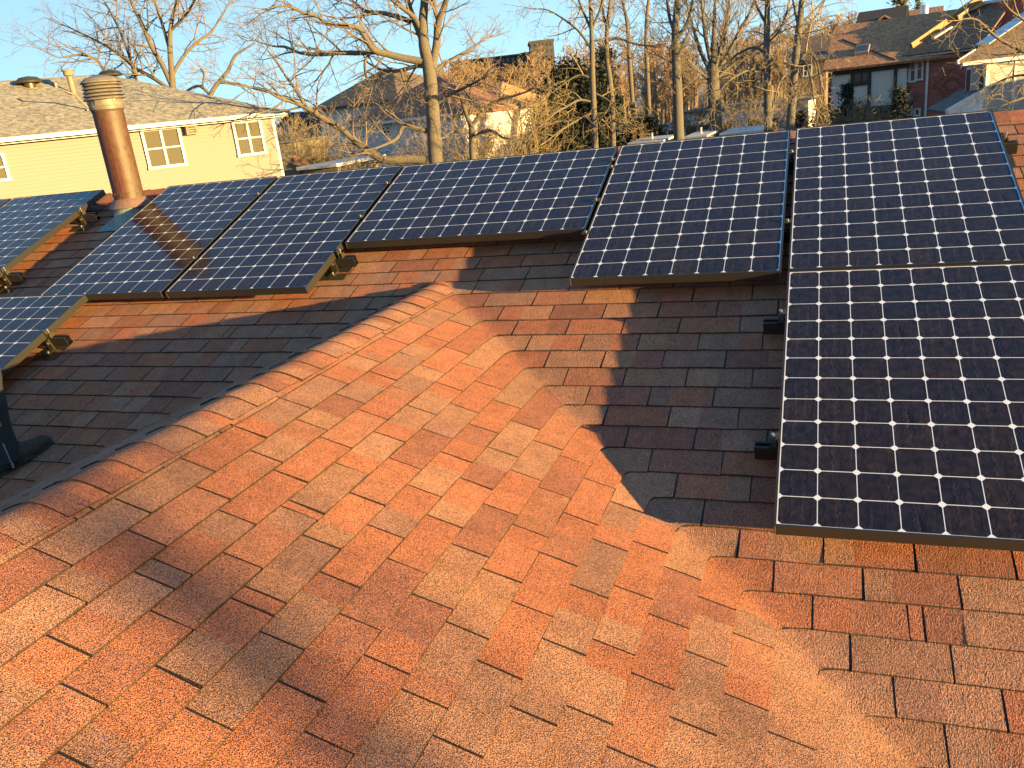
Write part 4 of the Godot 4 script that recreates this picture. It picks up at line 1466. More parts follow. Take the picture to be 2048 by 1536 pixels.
# ------------------------------------------------------------------ trees
# Grow a limb as a bent tapered tube and branch from it. o: options of the species
func grow(wood: MB, twigs: MB, p: Vector3, dir: Vector3, length: float, r0: float, level: int, o: Dictionary):
	var segs := 5 if level <= 1 else 4 if level == 2 else 3
	var pts := PackedVector3Array([p])
	var rad := PackedFloat32Array([r0])
	var d := dir.normalized()
	var q := p
	var tip := maxf(r0 * 0.30, o.rmin)
	var wob: float = o.wobble * (0.7 + 0.2 * level)
	var lift: float = o.lift if level < 3 else o.lift * 0.6
	for k in segs:
		d += Vector3(rng.randf_range(-1, 1), rng.randf_range(-1, 1), rng.randf_range(-1, 1)) * wob
		d.y += lift
		d = d.normalized()
		q += d * (length / segs)
		pts.append(q)
		rad.append(lerpf(r0, tip, float(k + 1) / segs))
	var mb: MB = wood if level < 2 else twigs
	mb.tube(pts, rad, 6 if level == 0 else 5 if level == 1 else 3)
	branch_off(wood, twigs, pts, rad, length, level, o)

func branch_off(wood: MB, twigs: MB, pts: PackedVector3Array, rad: PackedFloat32Array, length: float, level: int, o: Dictionary):
	if level >= o.levels:
		return
	var n: int = o.kids[level]
	n = maxi(1, int(n * rng.randf_range(0.75, 1.25)))
	var m := pts.size() - 1
	var ang := rng.randf() * TAU
	for k in n:
		var t := lerpf(o.from if level == 0 else 0.18, 1.0, (k + rng.randf()) / n)
		var ft := t * m
		var j := mini(int(ft), m - 1)
		var fr := ft - j
		var p := pts[j].lerp(pts[j + 1], fr)
		var ax := (pts[j + 1] - pts[j]).normalized()
		var r := lerpf(rad[j], rad[j + 1], fr)
		var side := ax.cross(Vector3(0.3, 0.2, 0.9)).normalized()
		ang += 2.4 + rng.randf_range(-0.5, 0.5)
		var out := (side * cos(ang) + ax.cross(side) * sin(ang)).normalized()
		var sp: float = o.spread * rng.randf_range(0.75, 1.2)
		var dir := (ax * cos(sp) + out * sin(sp)).normalized()
		if level >= 1:
			dir.y += o.droop
		var ln: float = length * o.ratio * rng.randf_range(0.7, 1.15) * (1.15 - 0.45 * t)
		grow(wood, twigs, p, dir, ln, maxf(minf(r * 0.68, ln * 0.022), o.rmin), level + 1, o)

const SPECIES := {
	"oak": {"levels": 4, "kids": [9, 6, 5, 4], "wobble": 0.20, "lift": 0.03, "spread": 0.85, "ratio": 0.52, "droop": 0.0, "from": 0.3, "rmin": 0.0055},
	"vase": {"levels": 4, "kids": [12, 8, 6, 4], "wobble": 0.09, "lift": 0.07, "spread": 0.6, "ratio": 0.55, "droop": 0.04, "from": 0.35, "rmin": 0.0065},
	"pole": {"levels": 4, "kids": [22, 7, 5, 3], "wobble": 0.12, "lift": 0.03, "spread": 0.95, "ratio": 0.42, "droop": 0.0, "from": 0.25, "rmin": 0.0070},
	"hang": {"levels": 4, "kids": [14, 6, 5, 4], "wobble": 0.17, "lift": -0.035, "spread": 1.1, "ratio": 0.5, "droop": -0.12, "from": 0.2, "rmin": 0.0065},
	"near": {"levels": 4, "kids": [8, 4, 4, 3], "wobble": 0.17, "lift": -0.01, "spread": 0.9, "ratio": 0.5, "droop": -0.05, "from": 0.2, "rmin": 0.0045},
	"shrub": {"levels": 3, "kids": [8, 6, 4, 0], "wobble": 0.16, "lift": 0.03, "spread": 0.75, "ratio": 0.55, "droop": 0.0, "from": 0.2, "rmin": 0.0068},
	"far": {"levels": 3, "kids": [16, 8, 6, 0], "wobble": 0.14, "lift": 0.05, "spread": 0.75, "ratio": 0.46, "droop": 0.0, "from": 0.15, "rmin": 0.032},
}

# a polyline in the photograph at a depth, with a sideways sway in depth; rows are [x, y, radius in pixels]
func traced(rows: Array, depth: float, sway: float) -> Array:
	var pts := PackedVector3Array()
	var rad := PackedFloat32Array()
	var m := rows.size() - 1
	for k in rows.size():
		var t := float(k) / maxf(m, 1)
		var dd := depth + sway * t * t
		pts.append(at(rows[k][0], rows[k][1], dd))
		rad.append(rows[k][2] * dd / F)
	return smooth(pts, rad)

func smooth(pts: PackedVector3Array, rad: PackedFloat32Array) -> Array:
	var p2 := PackedVector3Array()
	var r2 := PackedFloat32Array()
	var m := pts.size()
	for k in m - 1:
		var a := pts[maxi(k - 1, 0)]
		var b := pts[k]
		var c := pts[k + 1]
		var d := pts[mini(k + 2, m - 1)]
		for s in 3:
			var t := s / 3.0
			p2.append(b.cubic_interpolate(c, a, d, t))
			r2.append(lerpf(rad[k], rad[k + 1], t))
	p2.append(pts[m - 1])
	r2.append(rad[m - 1])
	return [p2, r2]

# spec: depth, trunk rows, limbs [[rows, sway]], sp species of limbs, auto: branches straight from the trunk
func tree(label: String, spec: Dictionary, wood_m: Material, twig_m: Material, group := "bare trees behind the roof", called := "bare_tree"):
	var depth: float = spec.depth
	var tr := traced(spec.trunk, depth, 0.0)
	var foot: Vector3 = tr[0][0]
	var base := Vector3(foot.x, GROUND, foot.z)
	var trunk := MB.new()
	var tp: PackedVector3Array = tr[0]
	var tq: PackedFloat32Array = tr[1]
	if foot.y > GROUND + 0.2:
		tp.insert(0, base + (foot - base) * 0.5 * Vector3(0.3, 1, 0.3))
		tq.insert(0, tq[0] * 1.12)
		tp.insert(0, base - Vector3(0, 0.2, 0))
		tq.insert(0, tq[0] * 1.45)
	trunk.tube(tp, tq, 12)
	var wood := trunk
	var limbs := []
	var twigs := MB.new()
	var o: Dictionary = SPECIES[spec.sp]
	if spec.has("auto"):
		var len_t := 0.0
		var oo := o.duplicate()
		oo.from = spec.get("from", 0.35)
		oo.kids = [spec.auto, o.kids[1], o.kids[2], o.kids[3]]
		branch_off(wood, twigs, tp, tq, spec.reach, 0, oo)
	for l in spec.get("limbs", []):
		var g := traced(l[0], depth, l[1])
		var gp: PackedVector3Array = g[0]
		var gr: PackedFloat32Array = g[1]
		var limb := MB.new()
		limb.tube(gp, gr, 8)
		limbs.append(limb)
		var len_l := 0.0
		for k in gp.size() - 1:
			len_l += gp[k].distance_to(gp[k + 1])
		var oo := o.duplicate()
		oo.kids = [o.kids[0], maxi(o.kids[1], int(len_l * 2.3)), o.kids[2], o.kids[3]]
		branch_off(wood, twigs, gp, gr, minf(len_l, spec.get("cap", 5.0)), 1, oo)
		var e := gp.size() - 1
		for q in 2:
			grow(wood, twigs, gp[e], gp[e] - gp[e - 2] + Vector3(rng.randf_range(-0.1, 0.1), rng.randf_range(-0.1, 0.1), 0), minf(len_l, spec.get("cap", 5.0)) * 0.45, gr[e], 2, oo)
	var t := thing(called, label, "tree", Transform3D(Basis(), base), group)
	var back := Transform3D(Basis(), -base)
	part(t, "trunk", trunk.mesh(), wood_m, back)
	for l in limbs:
		part(t, "limb", l.mesh(), wood_m, back)
	if twigs.v.size() > 0:
		part(t, "twigs", twigs.mesh(), twig_m, back, true)

func build_trees():
	# the big tree in the middle
	tree("largest bare tree, its thick trunk left of the middle with long bent limbs reaching left", {"depth": 31.0, "sp": "oak", "cap": 4.2,
		"trunk": [[872, 330, 14.5], [868, 270, 14], [864, 200, 13.5], [857, 130, 13], [848, 90, 11], [846, 40, 9], [849, 0, 8], [845, -50, 6], [850, -130, 3]],
		"limbs": [
			[[[864, 135, 8], [873, 90, 8], [876, 50, 7], [888, 14, 6], [905, -30, 5], [930, -90, 3]], -1.5],
			[[[876, 40, 4.5], [868, 5, 4.5], [872, -40, 3], [868, -90, 2]], 2.0],
			[[[855, 105, 8], [838, 62, 7], [822, 25, 6], [812, -15, 5], [800, -80, 3]], 2.0],
			[[[846, 70, 6], [828, 35, 5.5], [800, 12, 4.5], [778, -8, 4], [750, -50, 2]], -2.0],
			[[[820, 42, 5], [790, 32, 5], [765, 26, 4.5], [735, 24, 4], [712, 8, 3], [690, -8, 2]], 3.0],
			[[[858, 127, 8], [838, 122, 8], [805, 116, 7.5], [775, 108, 7], [748, 100, 6.5], [733, 78, 6], [716, 56, 5], [690, 52, 4.5], [655, 47, 4], [634, 32, 3.5], [608, 26, 3], [575, 12, 2.5], [548, 14, 1.6]], -4.0],
			[[[750, 104, 5], [715, 106, 5], [675, 106, 4.5], [640, 109, 4], [600, 106, 3], [572, 94, 2.6], [545, 92, 1.8], [505, 80, 1]], 3.0],
			[[[858, 138, 4], [838, 132, 4], [812, 138, 4], [785, 143, 3.5], [758, 138, 2.5], [735, 125, 1.6]], 2.0],
			[[[740, 106, 3], [730, 125, 3], [733, 155, 2.5], [745, 175, 2]], -2.0],
			[[[802, 140, 3], [808, 165, 2.6], [815, 185, 2.2], [822, 200, 1.5]], -2.0],
			[[[852, 322, 9], [815, 318, 9], [775, 320, 8.5], [745, 308, 8], [715, 285, 7], [685, 260, 6], [655, 242, 5.5], [620, 220, 5], [590, 205, 4.5], [560, 196, 3.5], [525, 178, 2.5], [480, 172, 1.4]], -3.0],
			[[[612, 216, 4], [597, 188, 3.5], [585, 170, 3], [570, 150, 2.5], [556, 128, 2], [535, 100, 1.2]], -3.0],
			[[[855, 262, 5], [835, 258, 5], [808, 252, 4.5], [795, 275, 4], [780, 285, 3], [755, 295, 2], [735, 300, 1.2]], -2.5],
			[[[870, 210, 4], [900, 190, 3.5], [930, 175, 3], [960, 160, 2]], -3.0],
			[[[860, 150, 4], [900, 120, 3], [935, 105, 2.5], [965, 80, 1.6]], 2.0],
		]}, M.bark, M.twig)
	# several stems behind the cream house
	tree("wide bare tree of many stems rising behind the cream house's roof", {"depth": 49.0, "sp": "oak", "cap": 5.5,
		"trunk": [[346, 300, 9], [346, 200, 7], [344, 150, 6], [340, 100, 5], [342, 50, 4], [354, 0, 3], [360, -60, 2]],
		"limbs": [
			[[[345, 175, 5], [325, 130, 5], [303, 93, 4.6], [285, 50, 4], [268, 15, 3], [250, -25, 2]], -2.0],
			[[[340, 180, 4], [310, 158, 4], [273, 137, 3.5], [234, 105, 3], [190, 80, 2.2], [137, 54, 1.2]], 3.0],
			[[[300, 200, 4], [273, 161, 3.4], [259, 112, 3], [234, 49, 2.3], [210, 5, 1.6]], 4.0],
			[[[250, 210, 3.2], [213, 149, 3], [190, 117, 2.7], [156, 110, 2], [117, 115, 1.2], [85, 100, 0.7]], -3.0],
			[[[344, 150, 4], [371, 107, 3], [400, 80, 2.6], [424, 62, 2], [446, 26, 1.4]], 2.0],
			[[[338, 95, 3.4], [325, 50, 3], [312, 10, 2.4], [300, -40, 1.5]], 4.0],
			[[[343, 60, 3], [375, 25, 2.6], [400, -20, 1.8]], -4.0],
		]}, M.bark, M.twig)
	tree("small leaning bare tree between the cream house and the big tree", {"depth": 43.0, "sp": "oak", "cap": 3.5,
		"trunk": [[415, 260, 5], [420, 195, 4.5], [437, 165, 4], [456, 142, 3.5], [470, 112, 3], [490, 98, 2], [510, 85, 1]],
		"limbs": [
			[[[420, 190, 3], [400, 172, 3], [380, 178, 2.4], [365, 190, 1.5]], 1.0],
			[[[405, 172, 2.4], [408, 150, 2], [402, 138, 1.4]], 1.0],
			[[[440, 165, 3], [475, 168, 2.5], [520, 180, 2.2], [560, 190, 1.6], [600, 200, 1.0]], -2.0],
		]}, M.bark, M.twig_gold)
	tree("small forked bare tree with a limb reaching right, right of the big trunk", {"depth": 33.0, "sp": "oak", "cap": 3.0,
		"trunk": [[946, 318, 7], [944, 280, 6.5], [943, 255, 6], [935, 235, 4.5], [925, 205, 3.5], [915, 180, 2.5], [905, 155, 1.5]],
		"limbs": [
			[[[944, 252, 4.5], [960, 230, 4], [985, 207, 3.5], [1010, 197, 3], [1040, 188, 2.2], [1062, 180, 1.2]], -1.0],
			[[[945, 278, 4], [965, 264, 3.6], [985, 262, 3], [1005, 275, 2.2]], -1.5],
			[[[940, 262, 3.5], [925, 265, 3], [905, 262, 2.4], [890, 275, 1.4]], -1.0],
			[[[936, 235, 3], [945, 205, 2.4], [940, 180, 1.8], [948, 160, 1.2]], -1.0],
		]}, M.bark, M.twig_gold)
	# the row of tall bare trees
	tree("slender bare tree with golden hanging lower branches in front of the dark evergreen", {"depth": 38.0, "sp": "hang", "auto": 6, "reach": 3.2, "from": 0.55,
		"trunk": [[1191, 310, 7], [1188, 230, 6], [1185, 150, 5.5], [1184, 90, 5], [1182, 30, 4], [1180, -30, 3], [1180, -100, 1.5]], "cap": 3.4,
		"limbs": [
			[[[1187, 205, 2.6], [1160, 200, 2.4], [1135, 212, 2], [1108, 228, 1.5], [1085, 250, 0.9]], -2.0],
			[[[1187, 225, 2.6], [1155, 240, 2.4], [1120, 262, 1.8], [1090, 285, 1.0]], -2.5],
			[[[1186, 160, 2.6], [1160, 150, 2.4], [1130, 165, 2], [1105, 185, 1.4], [1075, 205, 0.9]], 1.0],
			[[[1188, 240, 2.4], [1210, 235, 2.2], [1235, 245, 1.6], [1265, 258, 1.0]], -2.0],
			[[[1186, 185, 2.4], [1215, 200, 2], [1240, 222, 1.5], [1262, 232, 0.9]], -1.5],
			[[[1184, 100, 3], [1160, 65, 2.5], [1130, 40, 2], [1095, 20, 1.2], [1070, 18, 0.7]], 1.0],
			[[[1183, 60, 3], [1165, 20, 2.4], [1150, -20, 1.6]], 2.0],
			[[[1183, 60, 3], [1200, 20, 2.4], [1210, -20, 1.6]], -1.0],
		]}, M.bark, M.twig_gold)
	tree("second slender bare tree from the left of the row, close beside the golden one", {"depth": 40.0, "sp": "pole", "auto": 18, "reach": 4.2, "from": 0.5,
		"trunk": [[1226, 300, 6], [1225, 230, 5.6], [1221, 170, 5.4], [1214, 115, 5], [1214, 60, 4.4], [1220, 10, 3.6], [1228, -60, 2]], "cap": 3.6,
		"limbs": [[[[1214, 80, 2.6], [1240, 78, 2.4], [1270, 88, 2], [1300, 92, 1.2]], -1.0], [[[1215, 60, 3], [1206, 25, 2.6], [1202, -20, 1.8]], 1.0]]}, M.bark, M.twig)
	tree("thin bare tree in the gap left of the thick trunks, curving slightly left", {"depth": 52.0, "sp": "pole", "auto": 22, "reach": 4.6, "from": 0.4,
		"trunk": [[1269, 290, 5], [1266, 220, 4.6], [1261, 150, 4.4], [1257, 90, 4], [1254, 45, 3.4], [1245, 0, 2.8], [1238, -50, 1.6]]}, M.bark, M.twig)
	tree("thin straight bare tree just left of the rough thick trunk", {"depth": 56.0, "sp": "pole", "auto": 22, "reach": 4.8, "from": 0.45,
		"trunk": [[1303, 290, 5], [1298, 220, 4.6], [1295, 150, 4.4], [1292, 90, 4], [1294, 30, 3.6], [1300, -20, 2.6], [1304, -70, 1.5]]}, M.bark, M.twig)
	tree("rough thick trunked bare tree with a crooked broken side stub", {"depth": 42.0, "sp": "pole", "auto": 30, "reach": 4.4, "from": 0.35,
		"trunk": [[1359, 300, 11], [1357, 250, 10.5], [1355, 180, 9.5], [1352, 120, 9], [1351, 60, 8], [1354, 10, 6], [1358, -50, 3.5]], "cap": 3.6,
		"limbs": [[[[1352, 70, 4], [1340, 40, 3.4], [1334, 0, 2.6], [1326, -40, 1.6]], 1.5], [[[1354, 75, 4], [1375, 45, 3.4], [1385, 5, 2.6], [1392, -40, 1.6]], -1.5], [[[1356, 95, 3], [1368, 82, 2.6], [1374, 74, 2.4]], 0.3]]}, M.bark_grey, M.twig)
	tree("thickest bare tree of the row, its stem splitting into a vase of upright branches", {"depth": 44.0, "sp": "vase", "auto": 8, "reach": 4.0, "from": 0.4,
		"trunk": [[1433, 300, 15], [1431, 250, 13.5], [1428, 200, 12.5], [1426, 150, 11.5], [1427, 120, 9], [1428, 70, 5], [1430, 10, 3], [1432, -60, 2]], "cap": 4.2,
		"limbs": [
			[[[1424, 150, 5], [1400, 100, 4], [1385, 50, 3], [1372, 0, 2], [1365, -40, 1.3]], 1.5],
			[[[1426, 140, 5], [1412, 80, 4], [1406, 30, 3], [1400, -30, 1.8]], -1.5],
			[[[1428, 140, 5], [1445, 85, 4], [1455, 30, 3], [1462, -30, 1.8]], 2.0],
			[[[1430, 150, 5], [1458, 105, 4], [1480, 60, 3], [1505, 15, 2], [1520, -30, 1.2]], -1.0],
			[[[1430, 160, 4], [1470, 125, 3], [1510, 100, 2.2], [1545, 70, 1.3]], -2.0],
			[[[1424, 165, 4], [1390, 135, 3], [1365, 110, 2.2], [1340, 95, 1.3]], -2.0],
		]}, M.bark_grey, M.twig)
	tree("straight grey bare tree, left one of the pair before the brown house", {"depth": 37.0, "sp": "hang", "auto": 10, "reach": 3.8, "from": 0.4,
		"trunk": [[1537, 290, 8.5], [1536, 230, 8], [1535, 160, 7.5], [1534, 100, 7], [1534, 40, 6], [1536, -10, 5], [1538, -70, 3]], "cap": 3.6,
		"limbs": [
			[[[1536, 140, 3], [1505, 138, 2.8], [1475, 150, 2.4], [1450, 170, 1.6], [1430, 200, 1]], -2.0],
			[[[1535, 110, 3], [1510, 95, 2.6], [1480, 105, 2], [1455, 125, 1.2]], 1.0],
			[[[1535, 90, 3], [1560, 60, 2.6], [1575, 20, 2], [1585, -30, 1.3]], 1.0],
			[[[1535, 100, 3], [1552, 130, 2.6], [1562, 150, 2.2]], -1.0],
			[[[1534, 50, 3.4], [1512, 10, 2.6], [1495, -40, 1.6]], 1.0],
		]}, M.bark_grey, M.twig_gold)
	tree("grey bare tree leaning right, right one of the pair before the brown house", {"depth": 36.0, "sp": "hang", "auto": 8, "reach": 3.6, "from": 0.5,
		"trunk": [[1577, 290, 9], [1582, 230, 8.5], [1588, 160, 8], [1593, 100, 7.5], [1600, 40, 6.5], [1606, -20, 5], [1612, -80, 3]], "cap": 3.4,
		"limbs": [
			[[[1590, 130, 3.4], [1615, 105, 3], [1632, 120, 2.4], [1640, 155, 1.8], [1644, 195, 1.1]], -1.0],
			[[[1591, 120, 3.2], [1610, 125, 2.8], [1622, 160, 2.2], [1628, 205, 1.3]], -2.0],
			[[[1596, 80, 3], [1625, 50, 2.6], [1650, 35, 2], [1675, 30, 1.2]], 1.0],
			[[[1590, 140, 3], [1570, 150, 2.6], [1555, 175, 2], [1548, 210, 1.2]], -1.5],
			[[[1598, 60, 3.2], [1590, 20, 2.6], [1580, -30, 1.6]], 2.0],
			[[[1600, 50, 3], [1640, 10, 2.4], [1665, -20, 1.5]], 2.0],
		]}, M.bark_grey, M.twig_gold)
	# near tree at the right whose branches hang into the frame
	tree("bare tree past the right edge, its golden branches crossing the white siding", {"depth": 21.0, "sp": "near", "auto": 4, "reach": 3.0, "from": 0.35,
		"trunk": [[2190, 420, 11], [2185, 300, 10.5], [2175, 200, 10], [2165, 120, 9], [2150, 40, 7], [2140, -60, 5], [2130, -160, 3]], "cap": 2.6,
		"limbs": [
			[[[2165, 125, 4.5], [2110, 118, 4], [2048, 103, 3.4], [1992, 74, 2.8], [1955, 40, 2], [1925, 38, 1.2]], -1.0],
			[[[2170, 180, 4], [2110, 165, 3.4], [2050, 150, 2.6], [2005, 160, 1.8], [1985, 175, 1.0]], 1.0],
			[[[2170, 150, 4], [2120, 140, 3.4], [2060, 130, 2.6], [2010, 128, 1.8], [1980, 125, 1.0]], -2.0],
			[[[2160, 90, 4.5], [2110, 60, 3.8], [2060, 45, 3], [2020, 20, 2], [2000, -10, 1.2]], -1.0],
			[[[2180, 220, 4], [2110, 215, 3.2], [2060, 195, 2.4], [2020, 205, 1.4]], -1.0],
			[[[2150, 45, 4], [2090, 20, 3.2], [2045, -5, 2.2]], 1.0],
		]}, M.bark, M.twig_gold)
	# golden thickets below the big tree
	for q in [[985, 308, 36.0, 2.3, "golden bare thicket at the ridge between the small forked tree and the evergreen"], [915, 318, 38.0, 1.9, "golden bare thicket at the foot of the big trunk, on its right"], [640, 325, 46.0, 2.2, "tangled brown bare shrub left of the white house"], [1340, 255, 47.0, 2.4, "low brown bare shrub at the foot of the rough thick trunk"], [1505, 262, 50.0, 2.6, "low bare shrub before the white garage row"], [1745, 226, 42.0, 0.7, "bare shrub before the half timbered house's middle panel"]]:
		shrub(q[4], at(q[0], q[1], q[2]), q[3])
	# evergreens
	evergreen("dark_evergreen", "large dark evergreen behind the slender golden tree", at(1150, 300, 43.0), 6.4, 3.3, 14000, M.needle_dark)
	evergreen("dark_evergreen", "dark evergreen right of the largest one, with a green sunlit top", at(1222, 290, 45.0), 7.3, 1.3, 5000, M.needle)
	evergreen("dark_evergreen", "lower dark evergreen left of the largest one", at(1105, 300, 41.0), 5.0, 2.6, 9000, M.needle_dark)
	evergreen("dark_evergreen", "low dark evergreen hedge bush before the first white shed", at(1285, 290, 46.0), 3.5, 2.4, 7000, M.needle_dark)
	evergreen("cone_shrub", "narrow dark cone shaped shrub before the half timbered house", at(1693, 232, 44.0), 4.3, 0.62, 3000, M.needle_dark)
	evergreen("dark_evergreen", "dark ivy like evergreen at the half timbered house's right end", at(1798, 205, 47.0), 3.6, 0.9, 2500, M.needle_dark)
	evergreen("conifer", "bushy olive conifer on the skyline left of the grey roof", at(1695, 95, 88.0), 9.6, 2.7, 4000, M.needle_gold)
	evergreen("conifer", "smaller olive conifer beside the bushy one on the skyline", at(1668, 95, 92.0), 9.4, 1.8, 3000, M.needle_gold)
	evergreen("conifer", "spreading pine on the skyline above the dormer house", at(1800, 60, 105.0), 13.3, 3.4, 4500, M.needle_gold)
	evergreen("conifer", "narrow olive conifer close to the silver flue", at(1836, 62, 100.0), 12.2, 1.2, 2500, M.needle_gold)
	evergreen("red_shrub", "dark red bush left of the rough thick trunk", at(1316, 250, 50.0), 2.7, 1.0, 2500, M.red_leaf)
	for q in [[1640, 232, 48.0], [1720, 225, 48.0], [1600, 240, 50.0]]:
		shrub_low(at(q[0], q[1], q[2]))
	# trees of the yards to the right, outside the frame: their branches dapple the roof
	shade_trees()
	woods()

func shrub_low(p: Vector3):
	var k: int = taken.get("low_evergreen", 0)
	var words: String = ["low dark bush in the yard before the half timbered house's left corner", "low dark bush right of the narrow cone shaped shrub", "low dark bush at the foot of the leaning grey tree"][k]
	evergreen("low_evergreen", words, p, p.y - GROUND + 0.5, 1.3, 1800, M.needle_dark)

func shrub(label: String, p: Vector3, h: float):
	var base := Vector3(p.x, GROUND, p.z)
	var wood := MB.new()
	var twigs := MB.new()
	var top := p.y - GROUND + h
	for k in 11:
		var a := rng.randf() * TAU
		var d := Vector3(cos(a) * 0.42, 1.0, sin(a) * 0.42)
		grow(wood, twigs, Vector3(cos(a), 0, sin(a)) * rng.randf() * 0.8, d, top * rng.randf_range(0.6, 0.95), 0.045, 0, SPECIES.shrub)
	var t := thing("bare_shrub", label, "shrub", Transform3D(Basis(), base), "bare thickets in the yards")
	part(t, "stems", wood.mesh(), M.bark)
	part(t, "twigs", twigs.mesh(), M.twig_gold, Transform3D(), true)

func evergreen(called: String, label: String, p: Vector3, h: float, r: float, n: int, m: Material):
	var base := Vector3(p.x, GROUND, p.z)
	var t := thing(called, label, "evergreen" if called != "red_shrub" else "bush", Transform3D(Basis(), base), "evergreens beyond the ridge" if called != "red_shrub" else "")
	var tr := MB.new()
	tr.tube(PackedVector3Array([Vector3.ZERO, Vector3(0.05, h * 0.5, 0), Vector3(0, h * 0.94, 0)]), PackedFloat32Array([0.16, 0.11, 0.03]), 8)
	part(t, "trunk", tr.mesh(), M.bark_grey)
	var mb := MB.new()
	# boughs first, needles clumped along them
	var boughs := maxi(24, n / 70)
	for k in boughs:
		var y := h * pow(rng.randf(), 0.8)
		var prof := (1.0 - y / h)
		var reach := r * (pow(prof, 0.75) * 1.02 + 0.05) * rng.randf_range(0.6, 1.1)
		var a := rng.randf() * TAU
		var d := Vector3(cos(a), rng.randf_range(-0.1, 0.4), sin(a)).normalized()
		for q in n / boughs:
			var s := sqrt(rng.randf())
			var c := Vector3(0, y, 0) + d * reach * s + Vector3(rng.randfn(), rng.randfn() * 0.8, rng.randfn()) * (0.08 + 0.11 * r)
			var w := rng.randf_range(0.05, 0.11) * (1.0 if r < 2.0 else 1.35) * (1.6 if h > 9.0 else 1.0)
			var e1 := Vector3(rng.randfn(), rng.randfn(), rng.randfn()).normalized()
			var e2 := e1.cross(Vector3(rng.randfn(), rng.randfn(), rng.randfn())).normalized()
			var nn := (e1.cross(e2) + Vector3(0, 0.3, 0) + d * 0.6).normalized()
			mb.tri(c - e2 * w * 0.5, c + e2 * w * 0.5, c + e1 * w * 2.0, nn)
	part(t, "foliage", mb.mesh(), m, Transform3D(), true)

func shade_trees():
	for q in [[Vector3(33.0, 0, 12.6), 9.2, "bare yard tree right of the roof, out of the frame, nearer one"], [Vector3(40.0, 0, 18.4), 10.4, "bare yard tree right of the roof, out of the frame, farther one"]]:
		var wood := MB.new()
		var twigs := MB.new()
		var trunk := MB.new()
		var h: float = q[1]
		trunk.tube(PackedVector3Array([Vector3(0, -0.2, 0), Vector3(0.1, h * 0.3, 0.1), Vector3(0.0, h * 0.6, 0.0), Vector3(0.15, h, 0)]), PackedFloat32Array([0.24, 0.2, 0.14, 0.05]), 10)
		var o: Dictionary = SPECIES.oak.duplicate()
		o.levels = 3
		o.kids = [9, 5, 5, 0]
		o.rmin = 0.009
		branch_off(wood, twigs, PackedVector3Array([Vector3(0.1, h * 0.3, 0.1), Vector3(0.0, h * 0.6, 0.0), Vector3(0.15, h, 0)]), PackedFloat32Array([0.2, 0.15, 0.05]), 5.0, 0, o)
		var p: Vector3 = q[0]
		var t := thing("bare_tree", q[2], "tree", Transform3D(Basis(), Vector3(p.x, GROUND, p.z)), "bare trees right of the frame")
		part(t, "trunk", trunk.mesh(), M.bark)
		part(t, "limbs", wood.mesh(), M.bark)
		part(t, "twigs", twigs.mesh(), M.twig, Transform3D(), true)

func woods():
	var o := Node3D.new()
	o.name = "woods"
	add_child(o)
	o.set_meta("label", "far brown mass of bare woods below the apartment blocks")
	o.set_meta("category", "woods")
	o.set_meta("kind", "stuff")
	for variant in 3:
		var mb := MB.new()
		var tp := PackedVector3Array([Vector3.ZERO, Vector3(0.2, 4, 0.1), Vector3(0, 8, 0.2), Vector3(0.2, 12, 0)])
		var tr := PackedFloat32Array([0.26, 0.2, 0.13, 0.04])
		mb.tube(tp, tr, 6)
		branch_off(mb, mb, tp, tr, 6.0, 0, SPECIES.far)
		var mm := MultiMesh.new()
		mm.transform_format = MultiMesh.TRANSFORM_3D
		mm.mesh = mb.mesh()
		var xs := []
		for k in 95:
			var px := rng.randf_range(380, 1760)
			var depth := rng.randf_range(95, 235)
			if px < 860:
				depth = rng.randf_range(150, 240)
			var p := at(px, 180, depth)
			var top := rng.randf_range(60, 105) if px > 880 else rng.randf_range(15, 50)
			# tall enough to stand that many pixels above the horizon
			var h := (CAM.y - GROUND) + top * depth / F
			var s := clampf(h / 12.5, 0.45, 1.5)
			xs.append(Transform3D(Basis(Vector3.UP, rng.randf() * TAU).scaled(Vector3(s * 1.1, s, s * 1.1)), Vector3(p.x, GROUND, p.z)))
		mm.instance_count = xs.size()
		for k in xs.size():
			mm.set_instance_transform(k, xs[k])
		var mi := MultiMeshInstance3D.new()
		mi.multimesh = mm
		mi.material_override = M.woods
		mi.name = "bare_woodland" if variant == 0 else "bare_woodland_%03d" % variant
		mi.set_meta("kind", "stuff")
		o.add_child(mi)

# ------------------------------------------------------------------ the worker
# A distance field of tapered capsules joined smoothly, meshed as surface nets
func smin(a: float, b: float, k: float) -> float:
	var h := clampf(0.5 + 0.5 * (b - a) / k, 0.0, 1.0)
	return lerpf(b, a, h) - k * h * (1.0 - h)

func capsule(p: Vector3, a: Vector3, b: Vector3, ra: float, rb: float) -> float:
	var ab := b - a
	var t := clampf((p - a).dot(ab) / ab.length_squared(), 0.0, 1.0)
	return p.distance_to(a + ab * t) - lerpf(ra, rb, t)

